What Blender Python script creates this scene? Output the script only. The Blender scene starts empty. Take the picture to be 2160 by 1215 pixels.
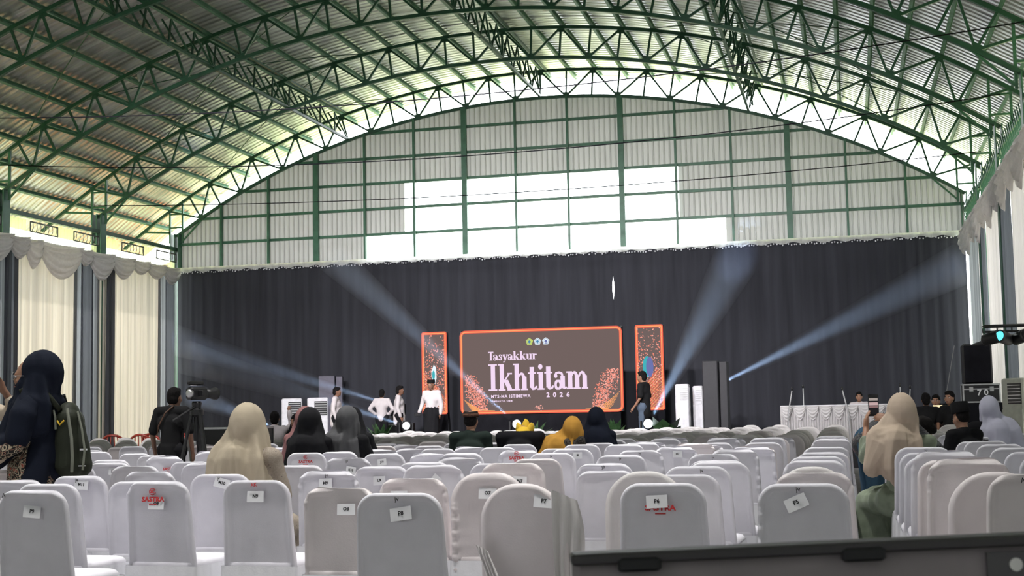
import bpy, bmesh, math, random
from math import sin, cos, pi, sqrt, radians as R, atan2
from mathutils import Vector as V, Matrix
import numpy as np
random.seed(7)
S = bpy.context.scene
COL = S.collection
# ---------------------------------------------------------------- camera
EYE = 1.25
cam_data = bpy.data.cameras.new('camera')
cam = bpy.data.objects.new('camera', cam_data); COL.objects.link(cam)
_r = V((0.97014, 0.24179, -0.01913)); _u = V((0.04069, -0.08449, 0.99559)); _f = V((-0.23911, 0.96664, 0.09180))
cam.matrix_world = Matrix(((_r.x, _u.x, -_f.x, 0), (_r.y, _u.y, -_f.y, 0), (_r.z, _u.z, -_f.z, EYE), (0, 0, 0, 1)))
cam_data.sensor_width = 36; cam_data.lens = 2866.3 / 2160 * 36
cam_data.clip_start = .05; cam_data.clip_end = 400
cam_data.dof.use_dof = True; cam_data.dof.focus_distance = 11; cam_data.dof.aperture_fstop = 46
S.camera = cam
# ---------------------------------------------------------------- exposure, sky, sun
S.view_settings.view_transform = 'Standard'; S.view_settings.look = 'None'
S.view_settings.gamma = 1; S.view_settings.use_curve_mapping = False
EXPO = 1.5
S.view_settings.exposure = EXPO
K = 2 ** -EXPO
S.cycles.max_bounces = 8; S.cycles.diffuse_bounces = 4; S.cycles.transmission_bounces = 6
S.cycles.sample_clamp_indirect = 6; S.cycles.caustics_reflective = False; S.cycles.caustics_refractive = False
W = bpy.data.worlds.new('sky'); S.world = W; W.use_nodes = True
W.node_tree.nodes['Background'].inputs[0].default_value = (.93, .97, 1, 1)
W.node_tree.nodes['Background'].inputs[1].default_value = 3.2
def lamp(name, kind, energy, loc, direction, color=(1, 1, 1), **kw):
    d = bpy.data.lights.new(name, kind); d.energy = energy; d.color = color
    for k, v in kw.items(): setattr(d, k, v)
    o = bpy.data.objects.new(name, d); COL.objects.link(o); o.location = loc
    o.rotation_euler = V(direction).to_track_quat('-Z', 'Y').to_euler()
    return o
lamp('sun', 'SUN', 1.5, (-40, 20, 40), (.72, -.22, -.72), (1, .95, .86), angle=R(.6))
# added fill light behind the last row, inside the closed rear wall
lamp('rear_fill_light', 'AREA', 88, (-7.6, -9.5, 5), (0, 1, -.08), (.95, .97, 1), shape='RECTANGLE', size=18, size_y=8)
# added fill lamps over the seating, out of view, to brighten the chair tops
SEAT_FILL = [(x, y) for y in (5.5, 9.5, 13.5) for x in (-13.5, -9.5, -5.5, -1.5)]
for x, y in SEAT_FILL: lamp('overhead_fill_light', 'AREA', {5.5: 24, 9.5: 24, 13.5: 34}[y], (x, y, 7.62), (0, 0, -1), (1, .98, .95), shape='DISK', size=.6, spread=R(72))
# added fill lamps, out of view, to brighten the stage
STAGE_FILL = [(-12.4, 16.0, 8.1), (-9.2, 16.0, 8.3), (-6, 16.0, 8.3), (-2.8, 16.0, 8.1)]
for p in STAGE_FILL: lamp('stage_fill_light', 'AREA', 60, p, (0, 15, -6.6), (1, .97, .99), shape='DISK', size=.35, spread=R(60))
# ---------------------------------------------------------------- helpers
class MB:
    def __init__(s): s.v = []; s.f = []
    def add(s, v, f):
        n = len(s.v); s.v += [tuple(p) for p in v]; s.f += [tuple(i + n for i in q) for q in f]; return s
    def box(s, c, d, rot=None):
        x, y, z = d[0] / 2, d[1] / 2, d[2] / 2
        p = [V((a, b, e)) for a in (-x, x) for b in (-y, y) for e in (-z, z)]
        if rot is not None: p = [rot @ q for q in p]
        c = V(c)
        return s.add([q + c for q in p], [(0, 1, 3, 2), (4, 6, 7, 5), (0, 4, 5, 1), (2, 3, 7, 6), (0, 2, 6, 4), (1, 5, 7, 3)])
    def bevbox(s, c, d, b=.02):
        # box whose vertical and horizontal edges are chamfered
        x, y, z = d[0] / 2, d[1] / 2, d[2] / 2; rings = []
        for zz, k in ((-z, b), (-z + b, 0), (z - b, 0), (z, b)):
            X, Y = x - k, y - k
            rings.append([(c[0] + a, c[1] + e, c[2] + zz) for a, e in ((X - b, -Y), (X, -Y + b), (X, Y - b), (X - b, Y), (-X + b, Y), (-X, Y - b), (-X, -Y + b), (-X + b, -Y))])
        return s.loft(rings)
    def loft(s, rings, cap=True, closed=True):
        n = len(rings[0]); v = [p for r_ in rings for p in r_]; f = []
        for i in range(len(rings) - 1):
            for j in range(n if closed else n - 1):
                k = (j + 1) % n; f.append((i * n + j, i * n + k, (i + 1) * n + k, (i + 1) * n + j))
        if cap and closed: f += [tuple(range(n - 1, -1, -1)), tuple(range((len(rings) - 1) * n, len(rings) * n))]
        return s.add(v, f)
    def tube(s, pts, r, n=8, cap=True, sq=False):
        pts = [V(p) for p in pts]; rings = []; up = None
        for i, p in enumerate(pts):
            t = (pts[min(i + 1, len(pts) - 1)] - pts[max(i - 1, 0)]).normalized()
            if up is None or abs(t.dot(up)) > .95: up = V((0, 0, 1)) if abs(t.z) < .9 else V((0, 1, 0))
            a = t.cross(up).normalized(); b = a.cross(t).normalized()
            rr = r[i] if isinstance(r, (list, tuple)) else r
            rings.append([p + (a * cos(q) + b * sin(q)) * rr for q in [2 * pi * (k + (.5 if sq else 0)) / n for k in range(n)]])
        return s.loft(rings, cap)
    def beam(s, a, b, w): return s.tube([a, b], w * .7071, 4, True, True)
    def ell(s, c, d, rot=None, nu=16, nv=10):
        rings = []; c = V(c)
        for j in range(nv + 1):
            t = -pi / 2 + pi * j / nv; t = max(-1.5, min(1.5, t))
            ring = [V((cos(q) * cos(t) * d[0], sin(q) * cos(t) * d[1], sin(t) * d[2])) for q in [2 * pi * k / nu for k in range(nu)]]
            if rot is not None: ring = [rot @ p for p in ring]
            rings.append([p + c for p in ring])
        return s.loft(rings)
    def cap(s, a, b, ra, rb, n=12):
        a = V(a); b = V(b); t = (b - a); L = t.length or 1e-6; t = t / L
        up = V((0, 0, 1)) if abs(t.z) < .9 else V((0, 1, 0)); x = t.cross(up).normalized(); y = x.cross(t)
        rings = []
        for k in range(4):
            q = -pi / 2 * (1 - k / 3.3) ; rings.append((a + t * ra * sin(q), ra * cos(q) + 1e-4))
        for k in range(4):
            q = pi / 2 * ((k + .3) / 3.3); rings.append((b + t * rb * sin(min(q, 1.55)), rb * cos(min(q, 1.55)) + 1e-4))
        return s.loft([[p + (x * cos(2 * pi * k / n) + y * sin(2 * pi * k / n)) * rr for k in range(n)] for p, rr in rings])
    def disc(s, c, r, nrm, n=16, th=.01):
        c = V(c); nrm = V(nrm).normalized(); return s.tube([c, c + nrm * th], r, n)
    def lathe(s, prof, n=20, c=(0, 0, 0)):
        return s.loft([[(c[0] + r_ * cos(2 * pi * k / n), c[1] + r_ * sin(2 * pi * k / n), c[2] + z) for k in range(n)] for r_, z in prof])
    def grid(s, fn, nu, nv):
        v = [fn(i / nu, j / nv) for j in range(nv + 1) for i in range(nu + 1)]
        return s.add(v, [(j * (nu + 1) + i, j * (nu + 1) + i + 1, (j + 1) * (nu + 1) + i + 1, (j + 1) * (nu + 1) + i) for j in range(nv) for i in range(nu)])
    def mesh(s, name, smooth=False):
        m = bpy.data.meshes.new(name); m.from_pydata([tuple(p) for p in s.v], [], s.f); m.validate(); m.update()
        if smooth: m.polygons.foreach_set('use_smooth', [True] * len(m.polygons))
        return m
    def build(s, name, mat, parent=None, smooth=False, loc=None, rot=None):
        return link(name, s.mesh(name, smooth), mat, parent, loc, rot)
def link(name, me, mat=None, parent=None, loc=None, rot=None):
    o = bpy.data.objects.new(name, me)
    if mat and not me.materials: me.materials.append(mat)
    if parent: o.parent = parent
    if loc is not None: o.location = loc
    if rot is not None: o.rotation_euler = rot
    COL.objects.link(o); return o
def smooth_by_angle(o, a=40):
    o.data.polygons.foreach_set('use_smooth', [True] * len(o.data.polygons)); o.data.set_sharp_from_angle(angle=R(a)); return o
def tag(o, label=None, cat=None, group=None, kind=None):
    if label: o['label'] = label
    if cat: o['category'] = cat
    if group: o['group'] = group
    if kind: o['kind'] = kind
    return o
def thing(name, label, cat, loc=(0, 0, 0), rz=0, group=None, scale=1):
    o = bpy.data.objects.new(name, None); o.empty_display_size = .1; COL.objects.link(o); o.location = loc; o.rotation_euler = (0, 0, rz)
    if scale != 1: o.scale = (scale,) * 3
    return tag(o, label, cat, group)
# ---------------------------------------------------------------- materials
def nt(name):
    m = bpy.data.materials.new(name); m.use_nodes = True; t = m.node_tree; return m, t, t.nodes['Principled BSDF'], t.nodes['Material Output']
def mat(name, col, rough=.6, metal=0, var=.08, scale=12, bump=0, bscale=60, spec=None, sheen=0, stretch=None):
    m, t, b, o = nt(name); N = t.nodes.new
    tc = N('ShaderNodeTexCoord'); src = tc.outputs['Object']
    if stretch:
        mp = N('ShaderNodeMapping'); mp.inputs['Scale'].default_value = stretch; t.links.new(src, mp.inputs[0]); src = mp.outputs[0]
    n = N('ShaderNodeTexNoise'); n.inputs['Scale'].default_value = scale; n.inputs['Detail'].default_value = 4; t.links.new(src, n.inputs[0])
    r = N('ShaderNodeValToRGB'); e = r.color_ramp.elements; e[0].position = .3; e[1].position = .7
    e[0].color = [c * (1 - var) for c in col[:3]] + [1]; e[1].color = [min(1, c * (1 + var)) for c in col[:3]] + [1]
    t.links.new(n.outputs[0], r.inputs[0]); t.links.new(r.outputs[0], b.inputs['Base Color'])
    b.inputs['Roughness'].default_value = rough; b.inputs['Metallic'].default_value = metal
    if spec is not None: b.inputs['Specular IOR Level'].default_value = spec
    if sheen: b.inputs['Sheen Weight'].default_value = sheen
    if bump:
        n2 = N('ShaderNodeTexNoise'); n2.inputs['Scale'].default_value = bscale; t.links.new(src, n2.inputs[0])
        bp = N('ShaderNodeBump'); bp.inputs['Strength'].default_value = bump; bp.inputs['Distance'].default_value = .01
        t.links.new(n2.outputs[0], bp.inputs['Height']); t.links.new(bp.outputs[0], b.inputs['Normal'])
    return m
def emis(name, col, s):
    m, t, b, o = nt(name); t.nodes.remove(b); e = t.nodes.new('ShaderNodeEmission')
    e.inputs[0].default_value = (*col, 1); e.inputs[1].default_value = s * K; t.links.new(e.outputs[0], o.inputs[0]); return m
def sheer(name, col, trans, transp=0, rough=.8, tcol=None, scale=(3, 3, .4), lo=.9):
    """cloth or plastic sheet that lets daylight through"""
    m, t, b, o = nt(name); t.nodes.remove(b); N = t.nodes.new
    tc = N('ShaderNodeTexCoord'); mp = N('ShaderNodeMapping'); mp.inputs['Scale'].default_value = scale; t.links.new(tc.outputs['Object'], mp.inputs[0])
    n = N('ShaderNodeTexNoise'); n.inputs['Scale'].default_value = 4; t.links.new(mp.outputs[0], n.inputs[0])
    r = N('ShaderNodeValToRGB'); e = r.color_ramp.elements; e[0].position = .3; e[1].position = .7
    e[0].color = [c * lo for c in col] + [1]; e[1].color = [*col, 1]; t.links.new(n.outputs[0], r.inputs[0])
    d = N('ShaderNodeBsdfDiffuse'); t.links.new(r.outputs[0], d.inputs[0])
    q = N('ShaderNodeBsdfTranslucent')
    if tcol: q.inputs[0].default_value = (*tcol, 1)
    else: t.links.new(r.outputs[0], q.inputs[0])
    mx = N('ShaderNodeMixShader'); mx.inputs[0].default_value = trans; t.links.new(d.outputs[0], mx.inputs[1]); t.links.new(q.outputs[0], mx.inputs[2])
    last = mx
    if transp:
        tr = N('ShaderNodeBsdfTransparent'); m2 = N('ShaderNodeMixShader'); m2.inputs[0].default_value = transp
        t.links.new(mx.outputs[0], m2.inputs[1]); t.links.new(tr.outputs[0], m2.inputs[2]); last = m2
    t.links.new(last.outputs[0], o.inputs[0]); return m
M = {}
M['green'] = mat('green_paint', (.045, .145, .085), .45, 0, .2, 5)
M['green_dark'] = mat('green_paint_dark', (.022, .085, .05), .45, 0, .2, 5)
M['purlin'] = mat('purlin_paint', (.11, .23, .16), .5, 0, .25, 3)
M['cover'] = mat('white_stretch_cover', (.79, .775, .835), .85, 0, .03, 9, .12, 260, .2)
M['satin'] = mat('pink_white_satin', (.80, .74, .75), .5, 0, .04, 6, .1, 120, .4)
M['skirt'] = mat('white_skirt', (.86, .86, .90), .7, 0, .03, 9, .1, 120)
M['ivory'] = mat('ivory_satin', (.75, .72, .715), .55, 0, .05, 6, .15, 90, .35)
M['paper'] = mat('paper', (.84, .84, .87), .7, 0, .02, 20)
M['ink'] = mat('black_ink', (.012, .012, .015), .7)
M['red_ink'] = mat('red_print', (.55, .03, .035), .7)
M['black'] = mat('black_plastic', (.012, .012, .014), .45)
M['matte_black'] = mat('matte_black_cloth', (.011, .011, .014), .95, 0, .3, 3, .3, 40, .1)
M['steel'] = mat('aluminium', (.55, .55, .56), .35, .9)
M['white_plastic'] = mat('white_plastic', (.75, .74, .78), .4)
M['skin'] = mat('skin', (.36, .19, .12), .55, 0, .08, 30, .05, 200)
M['skin_dark'] = mat('skin_dark', (.22, .11, .07), .55, 0, .08, 30)
M['hair'] = mat('black_hair', (.010, .009, .009), .85, 0, .4, 60, .5, 150, .1)
def cloth(name, col, **k):
    kk = dict(rough=.9, var=.08, scale=8, bump=.1, bscale=160, spec=.15); kk.update(k); return mat(name, col, **kk)
# ---------------------------------------------------------------- the hall (x across, y towards the stage, floor z = 0)
CX, CZ, RU, RL = -7.606, -9.54, 19.74, 19.03          # arch centre, upper and lower chord radius
XL, XR, YG = -18.1, 2.89, 34.28                       # column lines and gable plane
BAY = 1.4
def arc(a, r, y=0): return V((CX + r * sin(R(a)), y, CZ + r * cos(R(a))))
def zarc(x, r): return CZ + sqrt(max(0, r * r - (x - CX) ** 2))
m_floor = mat('concrete', (.22, .215, .21), .7, 0, .15, 1.2, .1, 30)
tag(MB().box((-7.6, 12, -.05), (22.4, 48, .1)).build('floor', m_floor), kind='structure')
m_grass = mat('sunlit_grass', (.32, .35, .17), .9, 0, .35, .6, .4, 6)
tag(MB().box((0, 20, -.25), (240, 240, .3)).build('ground', m_grass), kind='structure')
# roof lining: silver foil on arched corrugated sheet
def foil():
    m, t, b, o = nt('silver_foil_lining'); N = t.nodes.new
    tc = N('ShaderNodeTexCoord'); sp = N('ShaderNodeSeparateXYZ'); t.links.new(tc.outputs['Object'], sp.inputs[0])
    at = N('ShaderNodeMath'); at.operation = 'ARCTAN2'; ax = N('ShaderNodeMath'); ax.operation = 'ADD'; ax.inputs[1].default_value = -CX
    az = N('ShaderNodeMath'); az.operation = 'ADD'; az.inputs[1].default_value = -CZ
    t.links.new(sp.outputs[0], ax.inputs[0]); t.links.new(sp.outputs[2], az.inputs[0]); t.links.new(ax.outputs[0], at.inputs[0]); t.links.new(az.outputs[0], at.inputs[1])
    cb = N('ShaderNodeCombineXYZ'); s1 = N('ShaderNodeMath'); s1.operation = 'MULTIPLY'; s1.inputs[1].default_value = 9; t.links.new(at.outputs[0], s1.inputs[0])
    t.links.new(s1.outputs[0], cb.inputs[0]); t.links.new(sp.outputs[1], cb.inputs[1])
    n = N('ShaderNodeTexNoise'); n.inputs['Scale'].default_value = 1.3; n.inputs['Detail'].default_value = 6; n.inputs['Roughness'].default_value = .65; t.links.new(cb.outputs[0], n.inputs[0])
    mp = N('ShaderNodeMapping'); mp.inputs['Scale'].default_value = (.12, 5, 1); t.links.new(cb.outputs[0], mp.inputs[0])
    n2 = N('ShaderNodeTexNoise'); n2.inputs['Scale'].default_value = 1.6; n2.inputs['Detail'].default_value = 5; t.links.new(mp.outputs[0], n2.inputs[0])
    mx = N('ShaderNodeMath'); mx.operation = 'MULTIPLY_ADD'; mx.inputs[1].default_value = .5; t.links.new(n.outputs[0], mx.inputs[0])
    h = N('ShaderNodeMath'); h.operation = 'MULTIPLY'; h.inputs[1].default_value = .5; t.links.new(n2.outputs[0], h.inputs[0]); t.links.new(h.outputs[0], mx.inputs[2])
    r = N('ShaderNodeValToRGB'); e = r.color_ramp.elements; e[0].position = .39; e[0].color = (.40, .40, .39, 1); e[1].position = .61; e[1].color = (.86, .86, .85, 1)
    t.links.new(mx.outputs[0], r.inputs[0]); t.links.new(r.outputs[0], b.inputs['Base Color'])
    b.inputs['Metallic'].default_value = .72; b.inputs['Roughness'].default_value = .34
    w = N('ShaderNodeTexWave'); w.wave_type = 'BANDS'; w.bands_direction = 'Y'; w.inputs['Scale'].default_value = 1.5; w.inputs['Distortion'].default_value = 1.2; t.links.new(cb.outputs[0], w.inputs[0])
    hh = N('ShaderNodeMath'); hh.operation = 'ADD'; t.links.new(w.outputs[1], hh.inputs[0]); t.links.new(n2.outputs[0], hh.inputs[1])
    bp = N('ShaderNodeBump'); bp.inputs['Strength'].default_value = .55; bp.inputs['Distance'].default_value = .05; t.links.new(hh.outputs[0], bp.inputs['Height']); t.links.new(bp.outputs[0], b.inputs['Normal'])
    return m
m = MB(); RR = RU + .2
m.loft([[arc(-38.5 + 77 * k / 60, rr, y) for k in range(61)] + [arc(38.5 - 77 * k / 60, rr + .03, y) for k in range(61)] for y, rr in ((-11, RR), (36.0, RR))])
roof = tag(smooth_by_angle(m.build('ceiling', foil()), 30), kind='structure')
# purlins: C channels, one above every panel point
pm = MB(); c = [(-.03, -.06), (.03, -.06), (.03, -.045), (-.015, -.045), (-.015, .045), (.03, .045), (.03, .06), (-.03, .06)]
pm.loft([[(a, y, b) for a, b in c] for y in (-11, 35.6)])
pme = pm.mesh('purlin'); pme.materials.append(M['purlin'])
STEP = 2.05
for k in range(-18, 19):
    a = k * STEP; link('purlin', pme, None, roof, arc(a, RU + .105), (0, R(a), 0))
ridge = MB().tube([arc(0, RU + .16, -11), arc(0, RU + .16, 35.5)], .04, 6).build('ridge_cap', M['purlin'], roof)
# arch trusses
def chord(r, a0, a1, w, n=40): return MB().tube([arc(a0 + (a1 - a0) * k / n, r) for k in range(n + 1)], w * .7071, 4, True, True)
up_me = chord(RU, -37.8, 37.8, .075).mesh('upper_chord'); lo_me = chord(RL, -33.4, 33.4, .075).mesh('lower_chord')
g = MB()
for k in range(-16, 17):
    r_ = RU - .05 if k % 2 == 0 else RL + .05
    if abs(k) < 16: g.box(arc(k * STEP, r_), (.16, .03, .12), Matrix.Rotation(R(k * STEP), 3, 'Y'))
gu_me = g.mesh('gusset_plates')
post_me = MB().beam((0, 0, RL), (0, 0, RU), .045).mesh('web_post')
dg = V((RU * sin(R(STEP)), 0, RU * cos(R(STEP))))
diag_me = MB().beam((0, 0, RL), dg, .045).mesh('web_diagonal')
for me in (up_me, lo_me, gu_me, post_me, diag_me): me.materials.append(M['green_dark'])
diag2_me = MB().beam((0, 0, RL), (-dg.x, 0, dg.z), .045).mesh('web_diagonal'); diag2_me.materials.append(M['green_dark'])
colm = []
which = ['at the open gable gap above the stage', 'second from the stage gable', 'third from the stage gable', 'fourth from the stage gable', 'fifth from the stage gable', 'sixth from the stage gable']
ORD = 'first second third fourth fifth sixth seventh eighth ninth tenth eleventh twelfth thirteenth fourteenth fifteenth sixteenth seventeenth eighteenth nineteenth twentieth'.split()
ORD += ['twenty-' + w for w in ORD[:9]] + ['thirtieth'] + ['thirty-' + w for w in ORD[:9]] + ['fortieth']
YT = [YG - 4.03 * i for i in range(6)]
for i, y in enumerate(YT):
    t = thing('roof_truss', 'green steel lattice arch truss under the roof, ' + which[i], 'roof truss', (0, y, 0), 0, 'arch trusses under the roof')
    link('upper_chord', up_me, None, t); link('lower_chord', lo_me, None, t); tag(link('gusset_plates', gu_me, None, t), kind='stuff')
    for k in range(-15, 16): link('web_post', post_me, None, t, (CX, 0, CZ), (0, R(k * STEP), 0))
    for k in range(-15, 16, 2):
        link('web_diagonal', diag_me, None, t, (CX, 0, CZ), (0, R(k * STEP), 0)); link('web_diagonal', diag2_me, None, t, (CX, 0, CZ), (0, R(k * STEP), 0))
    for sx, X in ((-1, XL), (1, XR)):
        # steel column with a two-post head that carries the upper chord
        side = 'cream curtain side of the hall' if sx < 0 else 'pink-white curtain side of the hall'
        cth = thing('steel_column', 'green column under the truss ' + which[i] + (', cream side' if sx < 0 else ', rose white side'), 'column', (X, y, 0), 0, 'green columns along the curtain walls')
        zl = zarc(X + .1 * -sx, RL)
        MB().box((0, 0, zl / 2), (.02, .26, zl)).box((-.12, 0, zl / 2), (.02, .26, zl)).box((.12, 0, zl / 2), (.02, .26, zl)).box((0, 0, .01), (.4, .4, .02)).build('shaft', M['green'], cth)
        for dx in (-.19, .19):
            MB().beam((dx, 0, zl - .25), (dx, 0, zarc(X + dx, RU)), .05).build('head_post', M['green'], cth)
        for zz in (.25, .75): MB().beam((-.19, 0, zl + zz * .75), (.19, 0, zl + zz * .75), .04).build('rung', M['green'], cth)
        MB().beam((-sx * .19, 0, zl - .2), (-sx * .9, 0, zarc(X - sx * .9, RL)), .04).beam((sx * .19, 0, zl + .05), (sx * 1.0, 0, zarc(X + sx * 1.0, RU)), .05).build('knee_brace', M['green'], cth)
# lengthwise lattice girders under the roof
seg = 4.03
lg_me = MB().beam((0, 0, RL), (0, .5, RU), .035).mesh('lattice_bar'); lg2_me = MB().beam((0, .5, RU), (0, 1.0, RL), .035).mesh('lattice_bar')
lg3_me = MB().beam((.18, 0, RL), (-.12, .33, RU), .03).mesh('lattice_bar')
for me in (lg_me, lg2_me, lg3_me): me.materials.append(M['green_dark'])
for q, k in enumerate((-8, 0, 8)):
    t = thing('lattice_girder', ['green lattice girder along the roof on the cream curtain side', 'green lattice girder along the crown of the roof', 'green lattice girder along the roof above the table end'][q], 'girder', (0, 0, 0), 0, 'lengthwise girders under the roof')
    MB().beam(arc(k * STEP, RL + .03, 12), arc(k * STEP, RL + .03, YG), .06).build('bottom_chord', M['green_dark'], t)
    MB().beam(arc(k * STEP + .5, RU + .02, 12), arc(k * STEP + .5, RU + .02, YG), .05).build('top_chord', M['green_dark'], t)
    y = YG - 1.007
    while y > 13:
        for me in (lg_me, lg2_me, lg3_me): link('lattice_bar', me, None, t, (CX, y, CZ), (0, R(k * STEP), 0))
        y -= 1.0075
# cables that sag across the hall
for nm, y, z0, z1, xa, xb in (('second from the stage gable, lower one', 30.2, 6.33, 6.62, XL, XR), ('third from the stage gable', 26.17, 6.46, 6.95, XL, XR), ('fourth from the stage gable', 22.14, 6.7, 7.2, XL, XR)):
    mb = MB(); mb.tube([(xa + (xb - xa) * i / 24, y, z0 + (z1 - z0) * ((i / 12 - 1) ** 2)) for i in range(25)], .011, 5)
    tag(mb.build('tie_cable', M['matte_black']), 'dark cable sagging across the hall under the truss ' + nm, 'cable', 'cables across the hall')
# bracing rods crossing under the roof lining
rods = [((-28, 0), (-12, 1)), ((-12, 0), (-28, 1)), ((12, 0), (28, 1)), ((28, 0), (12, 1)), ((-26, 1), (-10, 2)), ((10, 1), (26, 2)), ((-10, 1), (-26, 2)), ((26, 1), (10, 2)), ((-30, 2), (-14, 3)), ((14, 2), (30, 3))]
for n_, ((a0, i0), (a1, i1)) in enumerate(rods):
    ya, yb = YG - 4.03 * i0, YG - 4.03 * i1
    tag(MB().tube([arc(a0 + (a1 - a0) * q / 10, RU + .03, ya + (yb - ya) * q / 10) for q in range(11)], .012, 5).build('brace_rod', M['green_dark']), 'thin bracing rod under the roof from %s to %s side, bay %s from the gable' % ('low' if abs(a0) > abs(a1) else 'crown', 'wide' if a1 < 0 else 'narrow', ORD[min(i0, i1)]), 'rod', 'diagonal rods under the roof')
# work lamps clamped to the third truss
for a_, la in ((-21.3, 'upper'), (-21.3, 'lower')):
    t = thing('work_lamp', 'small white lamp clamped to the roof truss above the cream curtains, ' + la + ' of two', 'lamp', arc(a_, RU - .12, YT[2]), 0, 'lamps on the truss')
    MB().lathe([(.02, .08), (.03, .02), (.055, 0), (.05, -.12), (.02, -.16)], 10).build('housing', M['white_plastic'], t); MB().beam((0, 0, .05), (0, 0, .14), .02).build('clamp', M['steel'], t)
# ---------------------------------------------------------------- gable wall: corrugated sheets on posts and rails
X0 = -13.906; ZJ = [5.414, 6.106, 6.798, 7.491, 8.183, 8.875]
m_sheet = sheer('translucent_grey_sheet', (.50, .495, .485), .115, 0, scale=(1, 1, .2))
m_pane = sheer('clear_daylight_sheet', (.85, .88, .9), .9, .75)
gable = tag(MB().box((-7.6, YG + .18, 5.36), (21.4, .05, .08)).build('wall_back', M['green']), kind='structure')
def sheet(x0, x1, zb, zt_fn, y, name, m_, parent, pitch=.14):
    n = max(1, round((x1 - x0) / pitch)); p = (x1 - x0) / n; pts = []
    for i in range(n):
        a = x0 + i * p; pts += [(a, 0), (a + p * .62, 0), (a + p * .72, -.05), (a + p * .90, -.05)]
    pts.append((x1, 0)); mb = MB(); v = []; f = []
    for x, d in pts: v += [(x, y + d, zb), (x, y + d, max(zb + .01, zt_fn(x)))]
    for i in range(len(pts) - 1): f.append((2 * i, 2 * i + 2, 2 * i + 3, 2 * i + 1))
    return mb.add(v, f).build(name, m_, parent)
def low(x): return zarc(x, RL)
bx = [X0 + i * BAY for i in range(-3, 13)]; bx[0] += .05; bx[-1] -= .05
WU = (X0 + 1.77 * BAY, X0 + 7.03 * BAY); WLo = (X0 + 1 * BAY, X0 + 7.86 * BAY)
YS = YG + .12; n_win = 0
for i in range(15):
    a, b = bx[i], bx[i + 1]
    def span(lo, hi, zb, zt):
        s, e = max(a, lo), min(b, hi)
        if e - s > .03: sheet(s, e, zb, zt, YS, 'sheet', m_sheet, gable)
    span(-99, 99, ZJ[3], low)
    if low((a + b) / 2) < ZJ[3] + .02 or True:
        capf = lambda x: min(ZJ[3], low(x))
        span(-99, WU[0], ZJ[1], capf); span(WU[1], 99, ZJ[1], capf)
        span(-99, WLo[0], ZJ[0] - .06, lambda x: ZJ[1]); span(WLo[1], 99, ZJ[0] - .06, lambda x: ZJ[1])
    for lo, hi, zb, zt in ((WU[0], WU[1], ZJ[2], ZJ[3]), (WU[0], WU[1], ZJ[1], ZJ[2]), (WLo[0], WLo[1], ZJ[0], ZJ[1])):
        s, e = max(a, lo), min(b, hi)
        if e - s > .03:
            n_win += 1; w = tag(MB().box(((s + e) / 2, YS + .05, zb + .015), (e - s, .03, .03)).build('window_%d' % n_win, M['green_dark']), kind='structure')
            sheet(s, e, zb, lambda x: zt, YS, 'pane', m_pane, w, .2)
for i in range(-3, 13):
    x = X0 + i * BAY
    if i in (-3, 12): continue
    big = i % 3 == 0; w = .14 if big else .055
    MB().box((x, YG - .05, (5.38 + low(x)) / 2), (w, .1, low(x) - 5.38)).build('post', M['green'], gable)
for j, z in enumerate(ZJ):
    hw = sqrt(max(0, RL ** 2 - (z - CZ) ** 2)); hw = min(hw, 10.5)
    MB().box((CX, YG + .05, z), (2 * hw - .1, .06, .07 if j else .05)).build('rail', M['green'], gable)
# lace trim over the backdrop
m_lace = sheer('white_lace', (.85, .85, .82), .5)
def lace(u, v): return (-18 + 20.85 * u, 34.0 + .02 * sin(u * 400), 5.30 + .12 * v + .025 * sin(u * 260) * (1 - v))
tr = tag(MB().grid(lace, 420, 2).build('trim_1', m_lace), kind='structure')
b_ = MB()
for i in range(300):
    x = -17.9 + 20.7 * i / 299; b_.ell((x + random.uniform(-.02, .02), 33.93, 5.27 + random.uniform(-.025, .03)), (.018, .012, .02), None, 6, 4)
tag(b_.build('beads', M['white_plastic'], tr), kind='stuff')
# ---------------------------------------------------------------- cloth walls
def drape(name, m_, axis, c, a, b, z0, z1, amp=.05, pitch=.11, seed=0, gather=.6, edge=None, parent=None, nz=8):
    rnd = random.Random(seed); n = max(8, int((b - a) / .022)); ph = rnd.random() * 9
    ks = [(rnd.uniform(.6, 1.3), rnd.random() * 6) for _ in range(3)]
    def fn(u, v):
        s = a + (b - a) * u; w = 2 * pi * s / pitch
        d = amp * (.6 * sin(w + 1.3 * sin(s * 2.3 + ph)) + .4 * sin(w * .43 * ks[0][0] + ks[0][1]) + .25 * sin(w * 1.9 + ks[1][1] + v)) * (gather + (1 - gather) * (1 - v))
        z = z0 + (z1 - z0) * v
        if edge: s = edge(s, z, u)
        return (c + d, s, z) if axis == 'x' else (s, c + d, z)
    return MB().grid(fn, n, nz).build(name, m_, parent, True)
M['cream'] = sheer('cream_voile', (.84, .76, .66), .19, scale=(1, 2.6, .03), lo=.62)  # stripes in these voile colours imitate the shading of the folds
M['grey_voile'] = sheer('grey_voile', (.26, .27, .30), .4, scale=(1, 4, .03), lo=.5)
M['slate'] = sheer('slate_voile', (.11, .115, .135), .35)
M['rose_voile'] = sheer('rose_white_voile', (.84, .78, .78), .22, scale=(1, 2.6, .03), lo=.72)
left = [(21.2, 25.2, 'cream'), (25.2, 25.75, 'slate'), (25.75, 26.15, 'grey_voile'), (26.15, 26.56, 'slate'), (26.56, 28.85, 'cream'), (28.85, 29.15, 'grey_voile'), (29.15, 29.62, 'slate'), (29.62, 29.95, 'grey_voile'), (29.95, 30.36, 'cream'), (30.36, 30.62, 'slate'), (30.62, 32.92, 'cream'), (32.92, 33.3, 'grey_voile'), (33.3, 33.72, 'slate')]
cn = {'cream': 'cream sheer', 'slate': 'dark slate', 'grey_voile': 'mid grey sheer', 'rose_voile': 'rose white sheer'}
cnt = {}
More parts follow.
